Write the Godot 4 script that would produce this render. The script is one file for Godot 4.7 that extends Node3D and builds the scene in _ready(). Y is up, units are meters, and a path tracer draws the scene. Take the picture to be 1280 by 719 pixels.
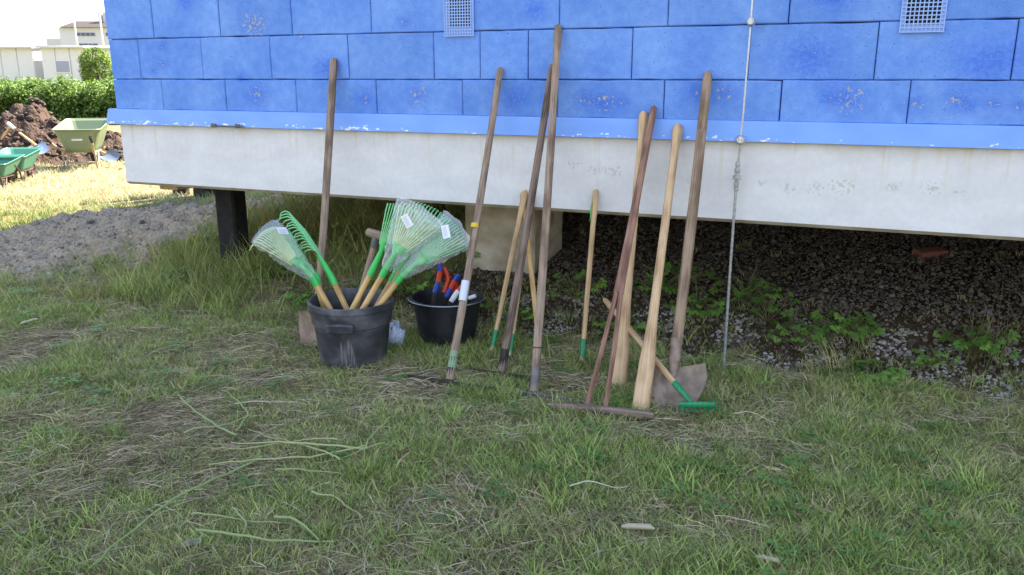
extends Node3D

# ------------------------------------------------------------------ places
# Wall frame: W0 is the foot of the wall, D runs along it to the right, N points out of it.
const YAW := -0.390954
const W0 := Vector3(0.986, 0.0, -3.558)
var D := Vector3(cos(YAW), 0, -sin(YAW))
var N := Vector3(sin(YAW), 0, cos(YAW))
var rng := RandomNumberGenerator.new()
var M := {}
var used := {}
var noise_lo := FastNoiseLite.new()
var noise_mid := FastNoiseLite.new()
var noise_hi := FastNoiseLite.new()

func wl(s: float, y: float, w: float) -> Vector3:
	return W0 + D * s + N * w + Vector3(0, y, 0)

func sw(x: float, z: float) -> Vector2:
	var p := Vector3(x, 0, z) - W0
	return Vector2(p.dot(D), p.dot(N))

func lin(r: float, g: float, b: float, a := 1.0) -> Color:
	var c := Color(r, g, b).linear_to_srgb()
	c.a = a
	return c

func rf(a: float, b: float) -> float:
	return rng.randf_range(a, b)

# ------------------------------------------------------------------ mesh builder
class Mb:
	var v := PackedVector3Array()
	var n := PackedVector3Array()
	var uv := PackedVector2Array()
	var c := PackedColorArray()
	var col := Color.WHITE

	func tri(a: Vector3, b: Vector3, d: Vector3, na: Vector3, nb: Vector3, nd: Vector3, ua := Vector2.ZERO, ub := Vector2.ZERO, ud := Vector2.ZERO) -> void:
		if (b - a).cross(d - a).dot(na + nb + nd) > 0.0:
			v.append(a); v.append(d); v.append(b)
			n.append(na); n.append(nd); n.append(nb)
			uv.append(ua); uv.append(ud); uv.append(ub)
		else:
			v.append(a); v.append(b); v.append(d)
			n.append(na); n.append(nb); n.append(nd)
			uv.append(ua); uv.append(ub); uv.append(ud)
		c.append(col); c.append(col); c.append(col)

	func ftri(a: Vector3, b: Vector3, d: Vector3, out: Vector3) -> void:
		var g := (b - a).cross(d - a).normalized()
		if g.dot(out) < 0.0:
			g = -g
		tri(a, b, d, g, g, g)

	func quad(a: Vector3, b: Vector3, d: Vector3, e: Vector3, out: Vector3, ua := Vector2.ZERO, ub := Vector2.ZERO, ud := Vector2.ZERO, ue := Vector2.ZERO) -> void:
		var g := (b - a).cross(d - a)
		if g.length_squared() < 1e-14:
			g = (d - a).cross(e - a)
		g = g.normalized()
		if g.dot(out) < 0.0:
			g = -g
		tri(a, b, d, g, g, g, ua, ub, ud)
		tri(a, d, e, g, g, g, ua, ud, ue)

	func squad(a: Vector3, b: Vector3, d: Vector3, e: Vector3, na: Vector3, nb: Vector3, nd: Vector3, ne: Vector3, ua := Vector2.ZERO, ub := Vector2.ZERO, ud := Vector2.ZERO, ue := Vector2.ZERO) -> void:
		tri(a, b, d, na, nb, nd, ua, ub, ud)
		tri(a, d, e, na, nd, ne, ua, ud, ue)

	func box(t: Transform3D, size: Vector3, bev := 0.0) -> void:
		var h := size * 0.5
		var ax := [Vector3.RIGHT, Vector3.UP, Vector3.BACK]
		for i in 3:
			for sg in [-1.0, 1.0]:
				var o: Vector3 = ax[i] * sg
				var p: Vector3 = ax[(i + 1) % 3]
				var q: Vector3 = ax[(i + 2) % 3]
				var ctr: Vector3 = o * h[i]
				var pp: Vector3 = p * (h[(i + 1) % 3] - bev)
				var qq: Vector3 = q * (h[(i + 2) % 3] - bev)
				var wn: Vector3 = t.basis * o
				var su := Vector2(size[(i + 1) % 3], size[(i + 2) % 3])
				quad(t * (ctr - pp - qq), t * (ctr + pp - qq), t * (ctr + pp + qq), t * (ctr - pp + qq), wn, Vector2.ZERO, Vector2(su.x, 0), su, Vector2(0, su.y))
		if bev > 0.0:
			for i in 3:
				var j := (i + 1) % 3
				var k := (i + 2) % 3
				for sj in [-1.0, 1.0]:
					for sk in [-1.0, 1.0]:
						var a := Vector3.ZERO
						var b := Vector3.ZERO
						a[i] = -(h[i] - bev); b[i] = h[i] - bev
						var a1 := a; var b1 := b
						a1[j] = sj * h[j]; a1[k] = sk * (h[k] - bev)
						b1[j] = a1[j]; b1[k] = a1[k]
						var a2 := a; var b2 := b
						a2[j] = sj * (h[j] - bev); a2[k] = sk * h[k]
						b2[j] = a2[j]; b2[k] = a2[k]
						var o := Vector3.ZERO
						o[j] = sj; o[k] = sk
						quad(t * a1, t * b1, t * b2, t * a2, t.basis * o)
			for sx in [-1.0, 1.0]:
				for sy in [-1.0, 1.0]:
					for sz in [-1.0, 1.0]:
						var s := Vector3(sx, sy, sz)
						var q0 := Vector3(sx * h.x, sy * (h.y - bev), sz * (h.z - bev))
						var q1 := Vector3(sx * (h.x - bev), sy * h.y, sz * (h.z - bev))
						var q2 := Vector3(sx * (h.x - bev), sy * (h.y - bev), sz * h.z)
						ftri(t * q0, t * q1, t * q2, t.basis * s)

	# swept section: half-widths rx (sideways) and ry at every point; sq > 0 squares the section
	func loft(p: Array, rx: Array, ry: Array, sides := 10, sq := [], side := Vector3.ZERO, cap0 := true, cap1 := true) -> void:
		var rings := []
		var norms := []
		var lens := [0.0]
		var ref: Vector3 = side
		for i in p.size():
			var dir: Vector3
			if i == 0:
				dir = p[1] - p[0]
			elif i == p.size() - 1:
				dir = p[i] - p[i - 1]
			else:
				dir = (p[i + 1] - p[i]).normalized() + (p[i] - p[i - 1]).normalized()
			dir = dir.normalized()
			if i > 0:
				lens.append(lens[i - 1] + p[i].distance_to(p[i - 1]))
			if ref == Vector3.ZERO:
				ref = Vector3.UP.cross(dir) if absf(dir.y) < 0.9 else Vector3.RIGHT
			var x := (ref - dir * ref.dot(dir)).normalized()
			ref = x
			var y := dir.cross(x).normalized()
			var ring := PackedVector3Array()
			var rn := PackedVector3Array()
			var k: float = sq[i] if i < sq.size() else 0.0
			for j in sides:
				var a := TAU * (j + 0.5) / sides
				var ca := cos(a)
				var sa := sin(a)
				var e := lerpf(1.0, 0.35, k)
				var cx := signf(ca) * pow(absf(ca), e)
				var sy := signf(sa) * pow(absf(sa), e)
				ring.append(p[i] + x * cx * rx[i] + y * sy * ry[i])
				rn.append((x * ca / maxf(rx[i], 1e-5) + y * sa / maxf(ry[i], 1e-5)).normalized())
			rings.append(ring)
			norms.append(rn)
		for i in p.size() - 1:
			for j in sides:
				var k := (j + 1) % sides
				var u0 := float(j) / sides
				var u1 := float(j + 1) / sides
				squad(rings[i][j], rings[i][k], rings[i + 1][k], rings[i + 1][j], norms[i][j], norms[i][k], norms[i + 1][k], norms[i + 1][j], Vector2(u0, lens[i]), Vector2(u1, lens[i]), Vector2(u1, lens[i + 1]), Vector2(u0, lens[i + 1]))
		if cap0:
			var o: Vector3 = (p[0] - p[1]).normalized()
			for j in sides:
				ftri(p[0], rings[0][j], rings[0][(j + 1) % sides], o)
		if cap1:
			var m := p.size() - 1
			var o2: Vector3 = (p[m] - p[m - 1]).normalized()
			for j in sides:
				ftri(p[m], rings[m][j], rings[m][(j + 1) % sides], o2)

	func tube(p: Array, r: Array, sides := 8, cap := true) -> void:
		loft(p, r, r, sides, [], Vector3.ZERO, cap, cap)

	func bar(a: Vector3, b: Vector3, r: float, sides := 8) -> void:
		tube([a, b], [r, r], sides)

	# surface of revolution about y; prof = [Vector2(radius, y)]
	func lathe(prof: Array, seg := 32, at := Vector3.ZERO) -> void:
		for i in prof.size() - 1:
			var p0: Vector2 = prof[i]
			var p1: Vector2 = prof[i + 1]
			var t := (p1 - p0).normalized()
			var nn := Vector2(t.y, -t.x)
			for j in seg:
				var a0 := TAU * j / seg
				var a1 := TAU * (j + 1) / seg
				var d0 := Vector3(cos(a0), 0, sin(a0))
				var d1 := Vector3(cos(a1), 0, sin(a1))
				var n0 := d0 * nn.x + Vector3.UP * nn.y
				var n1 := d1 * nn.x + Vector3.UP * nn.y
				squad(at + d0 * p0.x + Vector3.UP * p0.y, at + d1 * p0.x + Vector3.UP * p0.y, at + d1 * p1.x + Vector3.UP * p1.y, at + d0 * p1.x + Vector3.UP * p1.y, n0, n1, n1, n0, Vector2(a0 / TAU, p0.y), Vector2(a1 / TAU, p0.y), Vector2(a1 / TAU, p1.y), Vector2(a0 / TAU, p1.y))

	func grid(g: Array, flip := 1.0) -> void:   # g[i][j] points of a smooth sheet; normals by differences
		var a := g.size()
		var b: int = g[0].size()
		var nn := []
		for i in a:
			var row := PackedVector3Array()
			for j in b:
				var du: Vector3 = g[mini(i + 1, a - 1)][j] - g[maxi(i - 1, 0)][j]
				var dv: Vector3 = g[i][mini(j + 1, b - 1)] - g[i][maxi(j - 1, 0)]
				row.append((du.cross(dv) * flip).normalized())
			nn.append(row)
		for i in a - 1:
			for j in b - 1:
				squad(g[i][j], g[i + 1][j], g[i + 1][j + 1], g[i][j + 1], nn[i][j], nn[i + 1][j], nn[i + 1][j + 1], nn[i][j + 1], Vector2(i, j) * 0.1, Vector2(i + 1, j) * 0.1, Vector2(i + 1, j + 1) * 0.1, Vector2(i, j + 1) * 0.1)

	func mesh() -> ArrayMesh:
		var arr := []
		arr.resize(Mesh.ARRAY_MAX)
		arr[Mesh.ARRAY_VERTEX] = v
		arr[Mesh.ARRAY_NORMAL] = n
		arr[Mesh.ARRAY_TEX_UV] = uv
		arr[Mesh.ARRAY_COLOR] = c
		var m := ArrayMesh.new()
		m.add_surface_from_arrays(Mesh.PRIMITIVE_TRIANGLES, arr)
		return m

# ------------------------------------------------------------------ scene helpers
func numbered(called: String) -> String:
	var k: int = used.get(called, -1) + 1
	used[called] = k
	return called if k == 0 else "%s_%03d" % [called, k]

func tag(o: Node3D, label: String, category := "", group := "", kind := "") -> Node3D:
	if label: o.set_meta("label", label)
	if category: o.set_meta("category", category)
	if group: o.set_meta("group", group)
	if kind: o.set_meta("kind", kind)
	return o

func thing(called: String, label: String, category: String, at := Vector3.ZERO, turn := 0.0, group := "") -> Node3D:
	var o := Node3D.new()
	o.name = numbered(called)
	add_child(o)
	o.position = at
	o.rotation.y = turn
	return tag(o, label, category, group)

func put(called: String, m: Mesh, material: Material, parent: Node = self, at := Vector3.ZERO) -> MeshInstance3D:
	var o := MeshInstance3D.new()
	o.mesh = m
	o.material_override = material
	if parent == self:
		o.name = numbered(called)
	else:
		var k: int = parent.get_meta("_n_" + called, -1) + 1
		parent.set_meta("_n_" + called, k)
		o.name = called if k == 0 else "%s_%03d" % [called, k]
	o.position = at
	parent.add_child(o, true)
	return o

func obj(called: String, b: Mb, material: Material, parent: Node = self, at := Vector3.ZERO) -> MeshInstance3D:
	return put(called, b.mesh(), material, parent, at)

func stuff(called: String, m: Mesh, material: Material, xf: Array, cols: Array, label: String, category: String, parent: Node = self) -> MultiMeshInstance3D:
	var mm := MultiMesh.new()
	mm.transform_format = MultiMesh.TRANSFORM_3D
	mm.use_colors = true
	mm.mesh = m
	mm.instance_count = xf.size()
	for i in xf.size():
		mm.set_instance_transform(i, xf[i])
		mm.set_instance_color(i, cols[i])
	var o := MultiMeshInstance3D.new()
	o.multimesh = mm
	o.material_override = material
	o.name = numbered(called) if parent == self else called
	parent.add_child(o, true)
	o.set_meta("kind", "stuff")
	if parent == self:
		tag(o, label, category)
	return o

func mat(called: String, c: Color, rough := 0.8, metal := 0.0, spec := 0.5) -> StandardMaterial3D:
	var m := StandardMaterial3D.new()
	m.resource_name = called
	m.albedo_color = c
	m.roughness = rough
	m.metallic = metal
	m.metallic_specular = spec
	m.vertex_color_use_as_albedo = true
	M[called] = m
	return m

func fnoise(sd: int, freq: float, oct := 3) -> FastNoiseLite:
	var f := FastNoiseLite.new()
	f.seed = sd
	f.noise_type = FastNoiseLite.TYPE_SIMPLEX_SMOOTH
	f.frequency = freq
	f.fractal_octaves = oct
	return f

func bump_tex(sd: int, freq: float, oct := 4) -> NoiseTexture2D:
	var t := NoiseTexture2D.new()
	t.width = 256
	t.height = 256
	t.seamless = true
	t.noise = fnoise(sd, freq, oct)
	return t

func bump(m: StandardMaterial3D, t: Texture2D, scale: float, tri_scale := 0.0) -> void:
	m.heightmap_enabled = true
	m.heightmap_texture = t
	m.heightmap_scale = scale
	if tri_scale > 0.0:
		m.uv1_triplanar = true
		m.uv1_world_triplanar = true
		m.uv1_scale = Vector3.ONE * tri_scale

func mottled(called: String, lo: Color, hi: Color, sd: int, freq: float, tri_scale: float, rough: float, bumps: float, metal := 0.0) -> StandardMaterial3D:
	# plain surface whose own colour drifts between two tones; triplanar in the world
	var m := mat(called, Color.WHITE, rough, metal)
	var t := NoiseTexture2D.new()
	t.width = 256
	t.height = 256
	t.seamless = true
	t.noise = fnoise(sd, freq, 5)
	var g := Gradient.new()
	g.colors = PackedColorArray([lo, hi])
	g.offsets = PackedFloat32Array([0.25, 0.75])
	t.color_ramp = g
	m.albedo_texture = t
	m.uv1_triplanar = true
	m.uv1_world_triplanar = true
	m.uv1_scale = Vector3.ONE * tri_scale
	if bumps > 0.0:
		bump(m, bump_tex(sd + 7, freq * 1.5), bumps)
	return m

func image_tex(w: int, h: int, data: PackedByteArray) -> ImageTexture:
	return ImageTexture.create_from_image(Image.create_from_data(w, h, false, Image.FORMAT_RGB8, data))

func wood(called: String, base: Color, dark: Color, sd: int, rough := 0.75) -> StandardMaterial3D:
	var w := 64
	var h := 512
	var a := fnoise(sd, 0.03, 3)
	var b := fnoise(sd + 1, 0.012, 3)
	var d := PackedByteArray()
	d.resize(w * h * 3)
	for y in h:
		for x in w:
			var ang := TAU * x / w
			var cx := cos(ang) * 30.0
			var cy := sin(ang) * 30.0
			var k := a.get_noise_3d(cx * 4.0, cy * 4.0, y * 0.12) * 0.9 + b.get_noise_3d(cx, cy, y * 0.9) * 0.9 + 0.35
			var c := base.lerp(dark, clampf(k, 0.0, 1.0))
			var i := (y * w + x) * 3
			d[i] = int(clampf(c.r, 0, 1) * 255); d[i + 1] = int(clampf(c.g, 0, 1) * 255); d[i + 2] = int(clampf(c.b, 0, 1) * 255)
	var m := mat(called, Color.WHITE, rough, 0.0, 0.35)
	m.albedo_texture = image_tex(w, h, d)
	m.heightmap_enabled = true
	m.heightmap_texture = m.albedo_texture
	m.heightmap_scale = 0.05
	return m

# ------------------------------------------------------------------ terrain
func gh(x: float, z: float) -> float:
	var q := sw(x, z)
	var s := q.x
	var w := q.y
	var bank := 0.2 * smoothstep(-0.03, -0.62, w) + 0.09 * clampf(-0.6 - w, 0.0, 3.0)
	var side := smoothstep(-5.2, -3.3, s)
	bank *= lerpf(0.12, 1.0, side)
	var far := smoothstep(9.0, 4.0, -w)
	var h := bank * lerpf(0.0, 1.0, far)
	var rough := 1.0 - smoothstep(14.0, 30.0, -z)
	h += (noise_lo.get_noise_2d(x, z) * 0.02 + noise_mid.get_noise_2d(x, z) * 0.012) * rough
	return h

func mound_h(x: float, z: float) -> float:   # the gravelly spoil beside the building
	var p := Vector2((x + 3.45) / 1.9, (z + 6.0 + 0.45 * (x + 3.45)) / 1.12)
	var q := Vector2(x + 3.15, z + 6.5)
	var e := 1.0 - p.length() + noise_lo.get_noise_2d(x * 2.2 + 9.0, z * 2.2) * 0.3
	if e <= 0.0:
		return -0.05
	var h := 0.07 * smoothstep(0.0, 0.45, e) + 0.20 * exp(-(q.x * q.x / 0.9 + q.y * q.y / 0.3)) * 0.75
	h += noise_mid.get_noise_2d(x * 1.7, z * 1.7) * 0.05 + noise_hi.get_noise_2d(x * 1.5, z * 1.5) * 0.014
	return h - 0.03 * (1.0 - smoothstep(0.0, 0.15, e))

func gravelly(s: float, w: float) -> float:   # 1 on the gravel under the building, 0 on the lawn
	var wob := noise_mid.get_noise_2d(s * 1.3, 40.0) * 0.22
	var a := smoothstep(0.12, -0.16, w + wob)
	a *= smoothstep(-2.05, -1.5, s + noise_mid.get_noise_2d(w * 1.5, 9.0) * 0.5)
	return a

func at_ground(x: float, z: float, up := 0.0) -> Vector3:
	return Vector3(x, gh(x, z) + up, z)

# ------------------------------------------------------------------ materials
func thatch_texture(px: int, sd: int) -> Array:
	var r := RandomNumberGenerator.new()
	r.seed = sd
	var d := PackedByteArray()
	d.resize(px * px * 3)
	var hgt := PackedByteArray()
	hgt.resize(px * px * 3)
	var f := fnoise(sd, 0.02, 4)
	f.noise_type = FastNoiseLite.TYPE_SIMPLEX
	var im := f.get_seamless_image(px, px)
	im.convert(Image.FORMAT_L8)
	var nb := im.get_data()
	for i in px * px:
		var k := nb[i] / 255.0
		d[i * 3] = int(96 + 44 * k); d[i * 3 + 1] = int(84 + 40 * k); d[i * 3 + 2] = int(66 + 32 * k)
		var hv := int(40 * k)
		hgt[i * 3] = hv; hgt[i * 3 + 1] = hv; hgt[i * 3 + 2] = hv
	for k in 9000:
		var x := r.randf() * px
		var y := r.randf() * px
		var a := r.randf() * TAU
		var n := r.randi_range(12, 70)
		var bend := r.randf_range(-0.02, 0.02)
		var t := float(k) / 9000.0
		var c: Color
		var w := r.randf()
		if w < 0.50:
			c = Color8(165, 150, 118).lerp(Color8(205, 190, 155), r.randf())
		elif w < 0.72:
			c = Color8(120, 104, 80).lerp(Color8(150, 132, 100), r.randf())
		else:
			c = Color8(88, 108, 58).lerp(Color8(128, 142, 84), r.randf())
		var hv := int(60 + 190 * t)
		for i in n:
			x += cos(a); y += sin(a); a += bend
			for o in 2:
				var xx := posmod(int(x) + o, px)
				var yy := posmod(int(y), px)
				var j := (yy * px + xx) * 3
				d[j] = int(c.r * 255); d[j + 1] = int(c.g * 255); d[j + 2] = int(c.b * 255)
				hgt[j] = hv; hgt[j + 1] = hv; hgt[j + 2] = hv
	return [image_tex(px, px, d), image_tex(px, px, hgt)]

func blue_wall_texture() -> Array:
	# covers 6 m along the wall (s -3.7 .. 2.3) and 3 m up (y 1.0 .. 4.0)
	var w := 2048
	var h := 1024
	var a := fnoise(11, 0.006, 4).get_image(w, h); a.convert(Image.FORMAT_L8)
	var b := fnoise(12, 0.05, 4).get_image(w, h); b.convert(Image.FORMAT_L8)
	var e := fnoise(13, 0.22, 2).get_image(w, h); e.convert(Image.FORMAT_L8)
	var da := a.get_data()
	var db := b.get_data()
	var de := e.get_data()
	var d := PackedByteArray()
	d.resize(w * h * 3)
	var hg := PackedByteArray()
	hg.resize(w * h)
	for i in w * h:
		var k := (da[i] - 128) * 0.11 + (db[i] - 128) * 0.07 + (de[i] - 128) * 0.03
		var pit := maxf(0.0, de[i] - 188.0) * 1.2 * (1.0 if db[i] > 120 else 0.25)
		k -= pit
		d[i * 3] = int(clampf(115 + k * 1.1, 0, 255)); d[i * 3 + 1] = int(clampf(156 + k * 1.0, 0, 255)); d[i * 3 + 2] = int(clampf(224 + k * 0.55, 0, 255))
		hg[i] = int(clampf(170 + (db[i] - 128) * 0.25 + (de[i] - 128) * 0.3 - pit * 2.5, 0, 255))
	# bruises and chips: [s, y, radius, strength of the bare stone]
	var chips := [[-2.541, 1.574, 0.075, 1.0], [-2.66, 1.30, 0.03, 0.2], [-3.19, 1.474, 0.03, 0.5], [-3.204, 1.374, 0.035, 0.6], [-3.27, 1.335, 0.025, 0.2], [-2.56, 1.21, 0.07, 0.75], [-2.25, 1.508, 0.02, 0.8], [-1.88, 1.197, 0.05, 0.5], [-1.573, 1.215, 0.06, 0.75], [-1.633, 1.561, 0.03, 0.7], [-0.69, 1.204, 0.055, 0.6], [-0.60, 1.198, 0.06, 0.75], [-0.53, 1.19, 0.03, 0.5], [-0.2, 1.233, 0.05, 0.4], [-0.08, 1.233, 0.05, 0.65], [0.41, 1.212, 0.07, 0.8], [0.34, 1.22, 0.05, 0.4], [0.66, 1.205, 0.04, 0.6], [0.81, 1.215, 0.05, 0.7], [0.927, 1.199, 0.03, 0.6], [1.02, 1.197, 0.03, 0.6], [0.85, 1.19, 0.03, 0.4], [-1.05, 1.2, 0.07, 0.25], [-2.1, 1.35, 0.09, 0.1], [0.9, 1.36, 0.13, 0.05], [0.25, 1.38, 0.12, 0.05], [0.33, 1.62, 0.08, 0.15], [1.3, 1.3, 0.06, 0.5], [1.7, 1.5, 0.07, 0.5], [-3.0, 1.7, 0.05, 0.1], [-0.95, 1.6, 0.06, 0.1]]
	var fn := fnoise(21, 0.11, 4)
	for q in chips:
		var cx := int((q[0] + 3.7) / 6.0 * w)
		var cy := int((4.0 - q[1]) / 3.0 * h)
		var rr := int(q[2] * 341.0 * 2.2)
		for yy in range(maxi(cy - rr, 0), mini(cy + rr, h)):
			for xx in range(maxi(cx - rr, 0), mini(cx + rr, w)):
				var dd := Vector2(xx - cx, (yy - cy) * 1.35).length() / rr
				if dd >= 1.0:
					continue
				var i := yy * w + xx
				var nz := fn.get_noise_2d(xx, yy) + fn.get_noise_2d(xx * 3.1, yy * 3.1) * 0.6
				var bruise := (1.0 - dd) * (1.0 - dd) * (0.55 + 0.5 * nz) * 1.2
				d[i * 3] = int(clampf(lerpf(d[i * 3], 66, clampf(bruise, 0, 0.6)), 0, 255))
				d[i * 3 + 1] = int(clampf(lerpf(d[i * 3 + 1], 108, clampf(bruise, 0, 0.6)), 0, 255))
				d[i * 3 + 2] = int(clampf(lerpf(d[i * 3 + 2], 214, clampf(bruise, 0, 0.6)), 0, 255))
				if dd < 0.55 and nz > 0.60 - 0.62 * q[3] + dd * 0.8:
					var g := 0.88 + 0.2 * fn.get_noise_2d(xx * 5.0, yy * 5.0)
					d[i * 3] = int(206 * g); d[i * 3 + 1] = int(203 * g); d[i * 3 + 2] = int(194 * g)
					hg[i] = maxi(hg[i] - 45, 0)
	var hi := Image.create_from_data(w, h, false, Image.FORMAT_L8, hg)
	return [image_tex(w, h, d), ImageTexture.create_from_image(hi)]

func plinth_texture() -> ImageTexture:
	# covers 5.4 m along (s -3.7 .. 1.7) and 0.4 m up (y 0.66 .. 1.06)
	var w := 2048
	var h := 152
	var a := fnoise(31, 0.008, 4)
	var b := fnoise(32, 0.07, 4)
	var st := fnoise(33, 0.03, 3)
	var d := PackedByteArray()
	d.resize(w * h * 3)
	var marks := [[-0.754, 0.907, 0.045], [-0.64, 0.887, 0.05], [-0.548, 0.879, 0.05], [0.209, 0.843, 0.04], [0.321, 0.849, 0.055], [0.429, 0.865, 0.07], [0.758, 0.87, 0.05], [0.10, 0.86, 0.03], [0.62, 0.87, 0.04], [0.86, 0.86, 0.03], [-0.3, 0.87, 0.02], [1.3, 0.85, 0.06]]
	for y in h:
		var up := float(h - y) / h      # 1 at the top
		for x in w:
			var k := a.get_noise_2d(x, y * 2.0) * 10.0 + b.get_noise_2d(x, y) * 5.0
			var warm := smoothstep(0.80, 1.0, up) * clampf(0.45 + st.get_noise_2d(x * 0.6, 3.0) * 1.4, 0.0, 1.0)
			var run := maxf(0.0, st.get_noise_2d(x * 1.6, y * 0.12) - 0.28) * smoothstep(0.2, 0.9, up) * 0.9
			var t := clampf(warm * 0.55 + run, 0.0, 0.8)
			var c := Vector3(222 + k, 221 + k, 217 + k).lerp(Vector3(206, 190, 150), t)
			if b.get_noise_2d(x * 2.6, y * 2.6) > 0.66:
				c = c.lerp(Vector3(165, 160, 150), 0.5)
			var i := (y * w + x) * 3
			d[i] = int(clampf(c.x, 0, 255)); d[i + 1] = int(clampf(c.y, 0, 255)); d[i + 2] = int(clampf(c.z, 0, 255))
	for q in marks:
		var cx := int((q[0] + 3.7) / 5.4 * w)
		var cy := int((1.06 - q[1]) / 0.4 * h)
		var rr := int(q[2] * 380)
		for yy in range(maxi(cy - rr, 0), mini(cy + rr, h)):
			for xx in range(maxi(cx - rr, 0), mini(cx + rr, w)):
				var dd := Vector2(xx - cx, (yy - cy) * 1.6).length() / rr
				var nz := b.get_noise_2d(xx * 1.8, yy * 1.8) + b.get_noise_2d(xx * 5.0, yy * 5.0) * 0.5
				if dd < 1.0 and nz > -0.02 + dd * 0.5:
					var i := (yy * w + xx) * 3
					d[i] = int(d[i] * 0.45 + 98); d[i + 1] = int(d[i + 1] * 0.45 + 95); d[i + 2] = int(d[i + 2] * 0.45 + 88)
	return image_tex(w, h, d)

func trim_texture() -> ImageTexture:
	# covers 5.4 m along and 0.09 m up
	var w := 2048
	var h := 64
	var a := fnoise(41, 0.02, 3)
	var b := fnoise(42, 0.05, 3)
	var d := PackedByteArray()
	d.resize(w * h * 3)
	for y in h:
		for x in w:
			var k := a.get_noise_2d(x * 0.4, y) * 8.0
			var c := Vector3(120 + k, 162 + k, 228 + k * 0.5)
			var low := smoothstep(0.47, 0.57, float(y) / h) * smoothstep(0.68, 0.64, float(y) / h)
			if b.get_noise_2d(x * 0.9, y * 3.0) * 0.9 + a.get_noise_2d(x * 0.22, 7.0) * 0.7 > 1.06 - 0.62 * low:
				c = Vector3(232, 234, 236)
			var i := (y * w + x) * 3
			d[i] = int(clampf(c.x, 0, 255)); d[i + 1] = int(clampf(c.y, 0, 255)); d[i + 2] = int(clampf(c.z, 0, 255))
	return image_tex(w, h, d)

func rust_material(called: String, lo: Color, hi: Color, sd: int, metal := 0.25) -> StandardMaterial3D:
	return mottled(called, lo, hi, sd, 0.02, 3.0, 0.62, 0.06, metal)

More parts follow.
